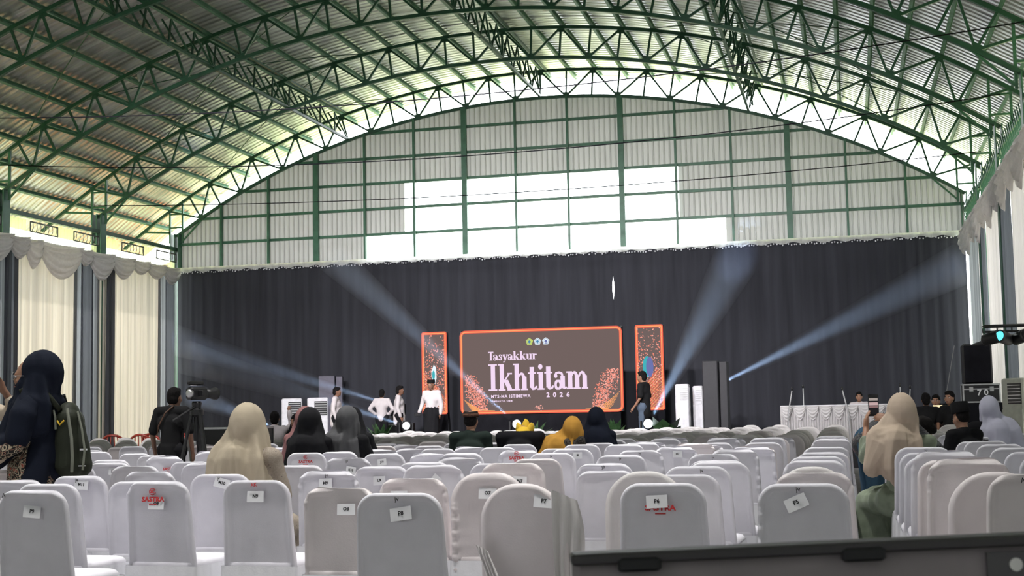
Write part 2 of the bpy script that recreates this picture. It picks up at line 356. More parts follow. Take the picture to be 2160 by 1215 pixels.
for i, (a, b, k) in enumerate(reversed(left)):
    cnt[k] = cnt.get(k, 0) + 1
    q_ = .14 if k == 'cream' else .03
    o = drape('curtain', M[k], 'x', -17.95 if k == 'cream' else -17.9, a - q_, b + q_, .03, 5.36, .06, .17 if k == 'cream' else .12, i)
    tag(o, '%s curtain on wide block side wall, %s of its colour from the backdrop' % (cn[k], ORD[cnt[k] - 1]), 'curtain', 'curtains beside the wide chair block')
right = [(18.5, 21.5, 'rose_voile'), (21.5, 23.4, 'rose_voile'), (23.4, 24.7, 'rose_voile'), (24.7, 26.6, 'slate'), (26.6, 29.2, 'rose_voile'), (29.2, 30.3, 'slate'), (30.3, 31.3, 'rose_voile'), (31.3, 33.5, 'grey_voile')]
cnt = {}
for i, (a, b, k) in enumerate(reversed(right)):
    cnt[k] = cnt.get(k, 0) + 1
    o = drape('curtain', M[k], 'x', 2.84 if k != 'slate' else 2.79, a, b, .03, 5.36, .045, .17, 30 + i)
    tag(o, '%s curtain on narrow block side wall, %s of its colour from the backdrop' % (cn[k], ORD[cnt[k] - 1]), 'curtain', 'curtains beside the narrow chair block')
M['side'] = sheer('lined_grey_curtain', (.45, .44, .44), .12)
# the rest of the long side walls, behind the photographed part
tag(drape('wall_left', M['side'], 'x', -17.98, -10.5, 21.2, 0, 5.36, .05, .22, 70, nz=3), kind='structure')
tag(drape('wall_right', M['side'], 'x', 2.88, -10.5, 18.5, 0, 5.36, .05, .22, 71, nz=3), kind='structure')
m_back = mat('grey_rear_sheet', (.30, .30, .31), .8)
b_ = MB(); b_.grid(lambda u, v: (XL - .3 + 21.6 * u, -10.8 + .03 * sin(u * 700), .02 + (zarc(XL - .3 + 21.6 * u, RU) + .1) * v), 150, 2)
tag(b_.build('wall_front', m_back), kind='structure')  # unseen rear wall, added to keep sky light off the chair backs
# black backdrop in widths; two of them part and leave a slit
xs = [-17.93, -14.9, -11.9, -8.85, -5.765, -2.8, 0.1, 2.80]
def edge_for(a, b):
    def e(s, z, u):
        lens = .028 * max(0, 1 - ((z - 4.38) / .26) ** 2)
        if abs(b + 5.765) < .01: return s - lens * max(0, (u - .9) * 10)
        if abs(a + 5.765) < .01: return s + lens * max(0, (.1 - u) * 10)
        return s
    return e
M['backdrop'] = mat('black_backdrop_cloth', (.040, .041, .050), .9, 0, .2, 2, .25, 30, .15, stretch=(3, 3, .15))
for i in range(7):
    o = drape('backdrop_curtain', M['backdrop'], 'y', 34.05, xs[i] - (.02 if i not in (0, 4) else 0), xs[i + 1], .02, 5.36, .015, .3, 50 + i, edge=edge_for(xs[i], xs[i + 1]), nz=70 if i in (3, 4) else 10)
    tag(o, 'black backdrop cloth behind the stage, %s width from the cream curtains' % ORD[i], 'curtain', 'black backdrop widths')
# swags along the curtain heads
M['swag'] = sheer('white_satin_swag', (.84, .80, .77), .26)
def swag(x, sx, y0, y1, z, drop, n, side):
    def fn(u, v):
        y = y0 + (y1 - y0) * u; k = (4 * u * (1 - u)) ** .8
        zz = z - .02 - v * (.10 + drop * k) - .03 * sin(9 * v + 4 * u)
        return (x + sx * (.05 + .09 * k * sin(pi * min(1, v * 1.1)) + .03 * (k + .3) * sin(v * 34 + 3 * u)), y, zz)
    o = MB().grid(fn, 22, 30).build('swag', M['swag'], None, True)
    return tag(o, 'white satin swag along the %s curtain head, %s from the black backdrop' % (side, ORD[n]), 'swag', 'swags on the %s curtain head' % side)
sw = [33.75, 33.0, 32.1, 31.35, 30.35, 29.3, 28.9, 27.2, 26.7, 26.1, 25.0, 23.6, 22.4]
for i in range(len(sw) - 1):
    d = [.42, .34, .3, .5, .62, .35, .75, .62, .45, .6, .5, .5][i]
    swag(-17.80, 1, sw[i + 1] - .12, sw[i] + .12, 5.40, d, i, 'cream')
sw = [33.6, 32.4, 31.2, 30.0, 28.8, 27.6, 26.4, 25.2, 24.0, 22.8, 21.6, 20.4]
for i in range(len(sw) - 1): swag(2.72, -1, sw[i + 1] - .1, sw[i] + .1, 5.40, [.6, .75][i % 2], i, 'rose white')
# eaves of the cream side: beam, scalloped sun-lit cloth, dark vent frames with cords
M['valance'] = sheer('yellow_white_valance', (.88, .90, .52), .75, .25)
tag(MB().box((XL, 16, 5.97), (.08, 37, .1)).build('trim_2', M['green_dark']), kind='structure')
tag(MB().box((XR, 16, 5.97), (.08, 37, .1)).build('trim_3', M['green']), kind='structure')
for i in range(3):
    y0, y1 = YT[i + 1] + .16, YT[i] - .16
    def val(u, v):
        y = y0 + (y1 - y0) * u; f = (y - y0) / .95 % 2; hi = 5.86 if f < .8 else 5.62 + .03 * sin(y * 30)
        return (XL + .02 + .025 * sin(y * 2 * pi / .13), y, 5.38 + (hi - 5.38) * v)
    o = MB().grid(val, 170, 4).build('valance', M['valance'], None, True)
    tag(o, 'sunlit yellowish cloth strip under eaves above cream curtains, %s bay from the backdrop' % ORD[i], 'valance', 'cloth strips under the cream side eaves')
    for q in range(2):
        ya = y0 + .85 + q * 1.8
        t = thing('vent_frame', 'dark slim vent frame with hanging cords under the eaves, %s from the backdrop' % ORD[2 * i + 1 - q], 'vent', (XL + .06, ya, 5.7), 0, 'vent frames under the eaves')
        fr = MB().beam((0, 0, .12), (0, 1.1, .12), .03).beam((0, 0, -.1), (0, 1.1, -.1), .022).beam((0, 0, -.1), (0, 0, .12), .022).beam((0, 1.1, -.1), (0, 1.1, .12), .022); fr.build('frame', M['black'], t)
        for c_ in range(7): MB().tube([(.01, .08 + c_ * .157, .11), (.01, .1 + c_ * .157, 0), (.01, .05 + c_ * .157, -.1)], .008, 4).build('cord', M['black'], t)
# eaves of the narrow side: green rod grille
rod_me = MB().beam((0, 0, -.35), (0, 0, .35), .018).mesh('rod'); rod_me.materials.append(M['green'])
for i in range(4):
    y0, y1 = YT[i + 1] + .16, YT[i] - .16
    t = thing('eave_grille', 'green rod grille above the rose white curtains, %s column bay from the backdrop' % ORD[i], 'grille', (XR - .06, y0, 5.62), 0, 'rod grilles under the narrow side eaves')
    for zz in (-.1, .26): MB().beam((0, 0, zz), (0, y1 - y0, zz), .03).build('rail', M['green'], t)
    n = 30
    for q in range(n): link('rod', rod_me, None, t, (0, (q + .5) * (y1 - y0) / n, .05), (0, R(10 if q % 2 else -10), 0))
for i, (x, y) in enumerate(SEAT_FILL):
    t = thing('added_overhead_lamp', 'round added fill lamp hung over the chairs, %s row, %s from the cream curtains' % (ORD[i // 4], ORD[i % 4]), 'lamp', (x, y, 7.66), 0, 'added fill lamps over the seating')
    MB().lathe([(.34, 0), (.30, .08), (.16, .2), (.12, .34), (.05, .36)], 20).build('housing', M['steel'], t); MB().beam((0, 0, .3), (0, 0, zarc(x, RL) - 7.6), .03).build('hanger', M['steel'], t)
for i, (x, y, z) in enumerate(STAGE_FILL):
    t = thing('added_stage_lamp', 'added stage fill lamp hung under the roof out of view, ' + ORD[i] + ' of four', 'lamp', (x, y, z), 0, 'added fill lamps for the stage')
    q = V((0, 15, -6.6)).to_track_quat('-Z', 'Y').to_euler()
    MB().lathe([(.20, .01), (.20, .22), (.14, .34), (.04, .36)], 18).build('housing', M['steel'], t, True, (0, 0, 0), q); MB().beam((0, -.1, .2), (0, -.1, zarc(x, RL) - z), .03).build('hanger', M['steel'], t)
# outside: trees and a building in place of an orange banner, seen through the eaves
M['leaf_sun'] = mat('sunlit_leaves', (.26, .36, .05), .8, 0, .4, 3, .5, 8)
M['bark'] = mat('bark', (.12, .08, .05), .9, 0, .3, 6)
rt = random.Random(3)
for i, (x, y, h) in enumerate([(-25, 24, 5.2), (-26, 28.5, 4.6), (-25.5, 33, 5.0), (-26, 37.5, 4.8), (-16, 45, 4.6), (-8, 46, 4.4), (1, 45, 4.8), (9, 41, 5), (8.5, 30, 4.4), (8.5, 24, 4.6)]):
    t = thing('tree', 'leafy tree standing outside the hall, %s one round from the cream curtain side' % ORD[i], 'tree', (x, y, -.1), 0, 'trees outside the hall')
    MB().tube([(0, 0, 0), (.1, 0, h * .3), (0, .1, h * .6)], [.2, .15, .08], 8).build('trunk', M['bark'], t)
    f_ = MB()
    for _ in range(500):
        q = V((rt.gauss(0, 1), rt.gauss(0, 1), rt.gauss(0, 1))).normalized() * (.55 + .45 * rt.random()); c_ = V((q.x * 2.2, q.y * 2.2, h * .6 + q.z * h * .38))
        a = V((rt.gauss(0, 1), rt.gauss(0, 1), rt.gauss(0, 1))).normalized() * .28; b2 = a.cross(V((rt.gauss(0, 1), rt.gauss(0, 1), rt.gauss(0, 1)))).normalized() * .16
        f_.add([c_ - a, c_ + b2, c_ + a, c_ - b2], [(0, 1, 2, 3)])
    tag(f_.build('foliage', M['leaf_sun'], t), kind='stuff')
t = thing('banner_stand_in', 'orange building shape outside, standing in for a banner seen through the eaves', 'building', (-21.3, 44, 0))
MB().box((0, 0, 3.3), (3.0, 2, 6.6)).build('walls', mat('banner_orange', (.75, .22, .05), .8), t)
MB().add([(-2, -1.3, 6.55), (2, -1.3, 6.55), (2, 1.3, 6.55), (-2, 1.3, 6.55), (0, -1.3, 7.2), (0, 1.3, 7.2)], [(0, 1, 4), (1, 2, 5, 4), (2, 3, 5), (3, 0, 4, 5), (0, 3, 2, 1)]).build('roof', mat('clay_roof', (.5, .16, .07), .8), t)
# ---------------------------------------------------------------- covered chairs
def back_mesh(name, zb=.36, zt=.91, wb=.222, wt=.200, r=.092, Rm=.0175, rec=.003, wr=(), nz=26, seed=0, us=None, lean=.12, sag=0):
    us = us or [0, .006, .018, .04, .065, .09, .13, .3, .5, .7, .87, .91, .935, .96, .982, .994, 1]
    rnd = random.Random(seed); ph = [rnd.random() * 6 for _ in range(8)]
    zs = [zb + (zt - zb - r) * i / (nz - 10) for i in range(nz - 10)] + [zt - r * k for k in (1, .8, .62, .48, .38, .28, .19, .11, .05, .012, 0)]
    def w_(z):
        w = wb + (wt - wb) * (z - zb) / (zt - zb)
        if z > zt - r: dz = min(r, z - (zt - r)); w = w - r + sqrt(max(0, r * r - dz * dz))
        return w
    def T(x, z):
        wl = wb + (wt - wb) * (z - zb) / (zt - zb); qx, qz = abs(x) - (wl - r), z - (zt - r)
        d = r - math.hypot(max(qx, 0), max(qz, 0)) - min(max(qx, qz), 0); d = max(0, d)
        t = sqrt(max(0, Rm * Rm - (d - Rm) ** 2)) if d < 2 * Rm else 0
        if d > Rm: s = min(1, (d - Rm) / (Rm * 1.0)); t = max(t, 0) if s < 0 else Rm + (rec - Rm) * (s * s * (3 - 2 * s))
        return t
    def wrinkle(x, z):
        t = 0
        for kind, amp in wr:
            if kind == 'top': m_ = max(0, min(1, (z - (zt - .20)) / .12)); t += amp * m_ * sin(z * 105 + 2.2 * sin(x * 7 + ph[0]) + x * 6 * sin(ph[1])) * (.7 + .3 * sin(x * 21 + ph[2]))
            if kind == 'side': m_ = max(0, min(1, (-x / wb - .1) / .8)) * (z < zt - .1); t += amp * m_ * sin(z * 95 + 25 * x + ph[3])
            if kind == 'right': m_ = max(0, min(1, (x / wb - .1) / .8)); t += amp * m_ * sin(z * 80 - 22 * x + ph[4])
            if kind == 'low': m_ = max(0, min(1, (zb + .16 - z) / .1)); t += amp * m_ * sin(z * 110 + 6 * x + ph[5])
            if kind == 'fold': t += amp * max(0, sin(x * 60 + 3 * (zt - z) * sin(ph[6]) + ph[7])) ** 3 * min(1, (zt - z) / .15)
        return t
    mb = MB()
    for s in (-1, 1):
        v = []
        for z in zs:
            w = w_(z)
            for u in us:
                x = (2 * u - 1) * w; t = T(x, z); e = 1 if .03 < u < .97 else 0
                y = (zt - z) * lean + s * (t - sag * (t < Rm) * 0) + (wrinkle(x, z) if s < 0 and t > .004 else 0)
                zz = z + (.4 * wrinkle(x, z) if z > zt - .02 else 0)
                v.append((x, y, zz))
        n = len(us); f = [(j * n + i, j * n + i + 1, (j + 1) * n + i + 1, (j + 1) * n + i) for j in range(len(zs) - 1) for i in range(n - 1)]
        if s > 0: f = [q[::-1] for q in f]
        mb.add(v, f)
    return mb.mesh(name, True)
def seat_mesh(name, w=.222, y0=.045, y1=.47, z0=.40, z1=.475):
    rings = []
    for z, k in ((z0, 0), (z1 - .025, 0), (z1 - .008, .012), (z1, .035), (z1 + .006, .1)):
        rings.append([(a * (w - k), (y0 + y1) / 2 + b * ((y1 - y0) / 2 - k), z) for a, b in ((-1, -.9), (-.9, -1), (0, -1), (.9, -1), (1, -.9), (1, 0), (1, .85), (.85, 1), (0, 1), (-.85, 1), (-1, .85), (-1, 0))])
    return MB().loft(rings).mesh(name, True)
def skirt_mesh(name, w=.225, y0=.035, y1=.475, z0=.02, z1=.44, n=72, amp=.012, fl=.02):
    rings = []
    per = []
    for i in range(n):
        t = i / n * 4; k = int(t); f = t - k
        if k == 0: p = (-1 + 2 * f, -1)
        elif k == 1: p = (1, -1 + 2 * f)
        elif k == 2: p = (1 - 2 * f, 1)
        else: p = (-1, 1 - 2 * f)
        per.append(p)
    for v in (0, .5, 1):
        ring = []
        for i, (a, b) in enumerate(per):
            L = math.hypot(a, b); o = fl * v + amp * v * sin(i * 2 * pi * 3 / 8) + .004
            ring.append((a * w + a / L * o, (y0 + y1) / 2 + b * (y1 - y0) / 2 + b / L * o, z1 + (z0 - z1) * v))
        rings.append(ring)
    return MB().loft(rings, cap=False).mesh(name, True)
BK = {
 'flat': back_mesh('back_cover', seed=1),
 'soft': back_mesh('back_cover', wr=(('top', 0.0090),), seed=2),
 'soft2': back_mesh('back_cover', wr=(('top', 0.0120), ('side', 0.0060)), seed=3),
 'crease': back_mesh('back_cover', wr=(('top', 0.0165), ('low', 0.0090)), seed=4, nz=34),
 'side': back_mesh('back_cover', wr=(('side', 0.0105),), seed=5, nz=32),
 'right': back_mesh('back_cover', wr=(('right', 0.0120), ('top', 0.0075)), seed=6, nz=32),
 'heavy': back_mesh('back_cover', wr=(('top', 0.0210), ('right', 0.0105)), seed=9, nz=34),
 'dome': back_mesh('back_cover', r=.19, wb=.225, wt=.212, wr=(('fold', 0.0090),), seed=7, nz=30, Rm=.026),
 'dome2': back_mesh('back_cover', r=.17, wb=.225, wt=.215, wr=(('side', .0075), ('top', .008)), seed=8, nz=34, Rm=.03),
}
lite = [0, .03, .1, .3, .5, .7, .9, .97, 1]
BKL = {'flat': back_mesh('back_cover', seed=1, nz=14, us=lite), 'soft': back_mesh('back_cover', wr=(('top', 0.0105),), seed=2, nz=18, us=lite),
       'heavy': back_mesh('back_cover', wr=(('top', 0.0240),), seed=5, nz=18, us=lite),
       'dome': back_mesh('back_cover', r=.185, wb=.235, wt=.22, seed=7, nz=14, us=lite, Rm=.03), 'dome2': back_mesh('back_cover', r=.15, wb=.235, wt=.22, wr=(('top', 0.0090),), seed=8, nz=14, us=lite, Rm=.03)}
SEAT = seat_mesh('seat_cover'); SKIRT = skirt_mesh('skirt')
def two(me, m_):
    c = me.copy(); c.materials.append(m_); return c
BM = {(k, m_): two(me, M[m_]) for k, me in BK.items() for m_ in ('cover', 'satin', 'ivory')}
BML = {(k, m_): two(me, M[m_]) for k, me in BKL.items() for m_ in ('cover', 'satin', 'ivory')}
SM = {m_: two(SEAT, M[m_]) for m_ in ('cover', 'satin', 'ivory')}; SKIRT.materials.append(M['skirt'])
def whole(me, m_):
    b = MB(); b.add([tuple(v.co) for v in me.vertices], [tuple(p.vertices) for p in me.polygons])
    b.bevbox((0, .265, .24), (.46, .44, .476), .03)
    c = b.mesh('chair_cover', True); c.materials.append(M[m_]); return c
BMS = {(k, m_): whole(me, m_) for k, me in BKL.items() for m_ in ('cover', 'satin', 'ivory')}
FONTS = []
def tex(name, s, size, m_, parent, loc, rot=(pi / 2, 0, 0), bold=0, sx=1, ext=0.0008, space=1, align='CENTER'):
    c = bpy.data.curves.new(name, 'FONT'); c.body = s; c.size = size; c.align_x = align; c.align_y = 'CENTER'; c.extrude = ext; c.offset = bold; c.resolution_u = 2; c.space_character = space
    c.materials.append(m_); o = bpy.data.objects.new(name, c); COL.objects.link(o); o.parent = parent; o.location = loc; o.rotation_euler = rot; o.scale = (sx, 1, 1); FONTS.append(o); return o
def back_y(z, zt=.91): return (zt - z) * .12 - .0135
def make_tag(ch, text, x, dz, rot=0, w=.09, h=.06):
    z = .91 + dz; p = MB().grid(lambda u, v: ((u - .5) * w, -.0006 * sin(u * 5 + v * 3), (v - .5) * h), 4, 3).build('paper_tag', M['paper'], ch, True, (x, back_y(z) - .014, z), (-.12, R(-rot), 0))
    if text: tex('lettering', text, .026, M['ink'], p, (0, -.0016, .002), bold=.0008, ext=.0002)
    return p
def scrawl(ch, s, x=0, dz=-.025, size=.03, m_='ink'):
    z = .91 + dz
    return tex('scrawl', s, size, M[m_], ch, (x, back_y(z) - .016, z), (pi / 2 - .12, R(-8), 0), bold=.0002)
def logo(ch, x=0, dz=-.1, top=True):
    z = .91 + dz; y = back_y(z) - .008
    g = tex('red_logo', 'SASTRA', .036, M['red_ink'], ch, (x, y - .006, z), (pi / 2 - .12, 0, 0), bold=.0014, sx=1.15)
    MB().box((x, y - .006, z - .026), (.05, .001, .006)).build('logo_rule', M['red_ink'], ch)
    if top:
        ring = MB(); n = 24
        for k in range(n):
            if k in (0, 1, 23): continue
            a, b = 2 * pi * k / n, 2 * pi * (k + 1) / n
            ring.add([(x + rr * cos(q), y - .009, z + .043 + rr * .85 * sin(q)) for q, rr in ((a, .023), (b, .023), (b, .018), (a, .018))], [(0, 1, 2, 3)])
        ring.build('logo_ring', M['red_ink'], ch); tex('logo_letters', 'SC', .024, M['red_ink'], ch, (x, y - .01, z + .043), (pi / 2 - .12, 0, 0), bold=.001)
# seat code: x, y, cover shape, cloth, height scale, turn in degrees
NEAR = [
 ('P9', -4.03, 6.13, 'soft', 'cover', 1.0, -3), ('O10', -4.34, 6.75, 'flat', 'cover', 1.0, -2), ('M12', -5.68, 8.3, 'soft', 'satin', 1.02, 2), ('N12', -4.85, 7.2, 'soft', 'cover', 1.0, 0),
 ('M11', -4.73, 7.7, 'soft', 'cover', 1.0, -4), ('N10', -4.21, 7.5, 'flat', 'cover', .97, 0), ('O9', -3.78, 6.95, 'soft', 'cover', 1.0, -5), ('J13', -6.02, 10.25, 'soft', 'cover', .994, 0),
 ('K12', -5.24, 9.29, 'soft2', 'cover', 1.0, 3), ('L11', -4.74, 8.6, 'soft2', 'cover', .984, -3), ('I13', -6.57, 11.2, 'soft', 'cover', .987, 0), ('J12', -5.61, 10.9, 'flat', 'cover', .971, 0),
 ('J11', -4.97, 9.9, 'right', 'cover', .994, 6), ('I12', -6.4, 11.9, 'heavy', 'cover', .991, 0), ('H12', -7.0, 12.8, 'flat', 'cover', .974, 0), ('H13', -7.67, 13.6, 'flat', 'cover', .975, 0),
 ('M10', -3.81, 7.79, 'flat', 'cover', 1.0, 2), ('N9', -3.2, 6.98, 'flat', 'cover', 1.0, -2), ('O8', -2.62, 6.75, 'crease', 'satin', .966, 0), ('P8', -1.99, 5.85, 'flat', 'cover', .993, 0),
 ('M9', -3.21, 8.07, 'heavy', 'cover', 1.0, 0), ('L10', -3.84, 9.1, 'soft', 'cover', 1.0, -4), ('I10', -5.11, 12.29, 'flat', 'cover', 1.0, 0), ('H10', -6.14, 14.47, 'soft', 'cover', 1.0, 0), ('H9', -4.86, 12.49, 'soft', 'cover', 1.0, 0),
 ('K10', -4.04, 10.6, 'crease', 'cover', 1.0, 0), ('J10', -4.11, 11.68, 'flat', 'cover', 1.0, 0), ('L9', -3.1, 8.76, 'soft', 'cover', 1.0, 0), ('N8', -2.43, 7.4, 'crease', 'satin', .982, 0),
 ('K9', -3.02, 9.45, 'soft', 'cover', 1.0, 3), ('M8', -2.59, 8.3, 'right', 'cover', 1.025, 2), ('J9', -3.34, 11.53, 'soft', 'cover', 1.0, 0), ('I9', -2.98, 12.2, 'heavy', 'cover', 1.0, 0), ('L8', -2.38, 9.1, 'flat', 'cover', 1.0, 0),
 ('O7', -1.95, 7.25, 'dome2', 'satin', 1.021, 2), ('N7', -2.0, 8.0, 'soft2', 'satin', 1.045, 0), ('P7', -1.57, 6.46, 'dome', 'satin', 1.0, -2), ('I8', -2.54, 12.45, 'flat', 'cover', 1.0, 0), ('J8', -2.46, 11.22, 'flat', 'cover', 1.0, 0),
 ('M7', -1.55, 8.7, 'right', 'cover', .955, 0), ('L7', -1.68, 9.35, 'soft', 'cover', .98, -3), ('K7', -1.76, 10.53, 'soft', 'cover', 1.0, 0), ('J7', -1.79, 11.73, 'right', 'cover', 1.0, 0), ('H7', -1.6, 12.65, 'heavy', 'cover', 1.0, 0),
 ('K6', -1.04, 10.51, 'soft2', 'cover', 1.0, -3), ('L6', -.85, 8.9, 'flat', 'cover', 1.0, 0), ('M6', -.92, 8.28, 'flat', 'cover', 1.0, -2), ('N6', -.93, 7.68, 'flat', 'cover', .978, -2), ('O6', -1.06, 7.08, 'dome', 'ivory', 1.03, 0),
 ('P6', -.88, 6.42, 'flat', 'cover', 1.0, 0), ('J6', -.98, 11.68, 'heavy', 'cover', 1.0, 0), ('I6', -.88, 12.35, 'heavy', 'cover', 1.0, 0), ('P5', -.23, 6.31, 'side', 'cover', 1.0, 0), ('O5', -.21, 7.35, 'soft2', 'satin', 1.0, 0),
 ('N5', -.24, 8.1, 'dome', 'ivory', 1.0, 0), ('M5', -.25, 9.06, 'soft', 'cover', 1.0, 0), ('L5', -.25, 9.75, 'flat', 'cover', 1.0, 0), ('K5', -.23, 10.66, 'soft', 'cover', 1.0, 0), ('J5', -.23, 12.04, 'flat', 'cover', 1.0, 0), ('I5', -.22, 15.28, 'heavy', 'cover', 1.0, 0),
 ('R1', .49, 10.4, 'flat', 'cover', 1.04, 0), ('R2', .5, 9.75, 'flat', 'cover', 1.02, 0), ('R3', .51, 9.1, 'flat', 'cover', 1.01, 0), ('R4', .53, 8.5, 'heavy', 'cover', 1.07, 0), ('R5', .54, 7.9, 'right', 'satin', 1.04, 0),
 ('R6', .56, 7.3, 'heavy', 'satin', 1.07, 0), ('R7', .63, 6.7, 'dome', 'satin', 1.03, 0), ('R8', .74, 6.1, 'soft2', 'satin', 1.05, 2), ('S1', 1.27, 15.0, 'flat', 'cover', 1.0, 0), ('S2', 1.2, 13.41, 'flat', 'cover', 1.0, 0),
 ('S3', 1.21, 12.25, 'right', 'cover', 1.0, 0), ('S4', 1.23, 11.27, 'right', 'cover', 1.0, 0), ('S5', 1.23, 10.23, 'flat', 'cover', 1.0, 0), ('S6', 1.24, 9.4, 'soft', 'cover', 1.0, 0)]
TAGS = {'P9': ('P9', .01, -.107, -4), 'P8': ('P8', .015, -.092, 8), 'P7': ('P7', .115, -.085, -5), 'P6': ('P6', -.025, -.085, 3), 'P5': ('P5', -.03, -.085, 24), 'O9': ('O9', 0, -.125, -1),
 'N9': ('N9', .005, -.088, 0), 'M11': ('M11', .03, -.055, -3), 'M10': ('M10', .02, -.055, -15), 'O8': ('O8', .04, -.115, 1), 'L10': ('L10', .05, -.14, -6), 'M9': ('M9', -.01, -.075, 2), 'K10': ('K10', .03, -.1, -8),
 'J10': ('J10', -.01, -.075, 8), 'L9': ('L9', -.01, -.095, 2), 'K9': ('K9', -.02, -.085, 4), 'M8': ('M8', .01, -.1, 48), 'J9': ('J9', 0, -.07, 0), 'O7': ('O7', 0, -.11, -2), 'N7': ('N7', .05, -.105, -3), 'N8': ('N8', -.08, -.1, 0),
 'K7': ('K7', -.0, -.1, 0), 'H7': ('H7', .02, -.065, 0), 'J13': ('J13', .05, -.07, -2), 'R8': ('P4', .17, -.12, 20), 'R6': ('N4', .1, -.12, 8), 'M12': ('M12', .1, -.09, -2), 'K6': None, 'I8': ('I8', .06, -.06, 0)}
SCR = {'P8': ('jv', 0), 'P5': ('jv', -.02), 'P9': ('A', -.15), 'N9': ('AK', 0), 'M11': ('jv', 0), 'M10': ('jv', .0), 'K6': ('jv', 0), 'M6': ('jv', .03), 'K7': ('jv', 0), 'J7': ('jv', 0), 'R8': ('A', -.06), 'K10': ('jv', 0), 'J8': ('jv', 0), 'L8': ('jv', 0), 'R1': ('jv', .02), 'M9': ('jv', .0), 'I5': ('jv', 0), 'L7': ('JB', 0), 'S1': ('jv', .05)}
LOGO = {'P6': (-.01, -.115, False), 'O9': (-.02, -.1, True), 'I10': (0, -.085, True), 'I12': (.06, -.12, False), 'I9': (-.02, -.07, True), 'H10': (0, -.05, False)}
look = {'flat': 'smooth white', 'soft': 'lightly creased white', 'soft2': 'softly wrinkled white', 'crease': 'crosswise creased', 'side': 'white, edge-creased', 'right': 'white, slantwise creased', 'heavy': 'heavily rumpled white', 'dome': 'round-topped', 'dome2': 'round-topped creased'}
clo = {'cover': 'stretch', 'satin': 'pinkish', 'ivory': 'ivory'}
taken = []
def chair(x, y, k, m_, zs, turn, label, group, lite=False, single=False):
    t = thing('banquet_chair', label, 'chair', (x, y, 0), R(turn), group); t.scale = (1, 1, zs)
    link('back_cover', (BMS if single else BML if lite else BM)[(k, m_)], None, t)
    if not single: link('seat_cover', SM[m_], None, t); link('skirt', SKIRT, None, t)
    taken.append((x, y)); return t
rowname = {c: i for i, c in enumerate('PONMLKJIH')}
for code, x, y, k, m_, zs, turn in NEAR:
    d = '%s %s covered chair' % (look[k], clo[m_])
    if TAGS.get(code): lab = d + ' with paper tag reading ' + TAGS[code][0]
    elif code[0] == 'R': lab = d + ', aisle seat of narrow block, %s in depth' % ORD[8 - int(code[1])]
    elif code[0] == 'S': lab = d + ', second seat of narrow block, %s in depth' % ORD[6 - int(code[1])]
    else: lab = d + ', untagged, row %s, %s seat from aisle' % (code[0], ORD[max(0, int(code[1:]) - 5)])
    c = chair(x, y, k, m_, zs, turn, lab, 'tagged rows of covered chairs')
    if TAGS.get(code): make_tag(c, *TAGS[code][:3], rot=TAGS[code][3], w=.1 if y < 8 else .085)
    if code in SCR: scrawl(c, SCR[code][0], SCR[code][1], m_='red_ink' if code == 'N9' else 'ink')
    if code in LOGO: logo(c, *LOGO[code])
# hanging satin tails of the loosely tied cover on P7
p7 = [o for o in bpy.data.objects if o.get('label', '').endswith('reading P7')][0]
def tail(u, v):
    z = .885 - .06 * u - (.56 + .1 * u) * v
    return (.158 + .11 * u + .045 * v * u + .02 * sin(v * 7) * u, (.91 - z) * .12 - .045 + .07 * u - .016 * sin(u * 19 + v * 4) * (.4 + v), z + .02 * sin(u * 8 + v * 9) * v)
MB().grid(tail, 26, 20).build('satin_tail', M['ivory'], p7, True)
def sash(u, v):
    return (-.225 + .13 * u + .06 * v, -.045 - .012 * sin(v * 22 + u * 2) + (.42 - .5 * u * u) * .02, .62 - .36 * u + .02 * v - .05 * (1 - u) * v)
MB().grid(sash, 14, 12).build('satin_fold', M['ivory'], p7, True)
# filler chairs of the same rows between the measured ones, then the plain rows up to the stage
rc = random.Random(11); far = []
def free(x, y, d=.5): return all(abs(x - a) > d or abs(y - b) > .52 for a, b in taken)
def inview(x, y, mrg=.9):
    return -.662 * y - mrg < x < .127 * y + mrg and -17.2 < x < 2.35
spots = []
for i, y in enumerate([9.5, 10.45, 11.4, 12.35]):
    for q in range(14):
        x = -.24 - .72 * q + rc.uniform(-.05, .05); yy = y + rc.uniform(-.08, .08)
        if free(x, yy) and inview(x, yy, .3): spots.append((x, yy, 'near', i, q))
for i in range(5):
    for q in range(28):
        x = -.26 - .64 * q + rc.uniform(-.05, .05); yy = 13.35 + .95 * i + rc.uniform(-.06, .06)
        if inview(x, yy): spots.append((x, yy, 'plain', i, q))
    for q in range(3):
        x = .52 + .66 * q + rc.uniform(-.03, .03); yy = 13.2 + .95 * i + rc.uniform(-.06, .06)
        if inview(x, yy): spots.append((x, yy, 'nplain', i, q))
for i in range(10):
    for q in range(32):
        x = -.3 - .535 * q + rc.uniform(-.03, .03); yy = 18.3 + .93 * i + rc.uniform(-.05, .05)
        if inview(x, yy): spots.append((x, yy, 'dome', i, q))
    for q in range(4):
        x = .52 + .535 * q; yy = 18.3 + .93 * i + rc.uniform(-.05, .05)
        if inview(x, yy) and x < 2.0: spots.append((x, yy, 'ndome', i, q))
nb = {'near': 'in the tagged rows of the wide block', 'plain': 'square-backed rows of wide block', 'nplain': 'square-backed rows of narrow block', 'dome': 'round-backed rows of wide block', 'ndome': 'round-backed rows of narrow block'}
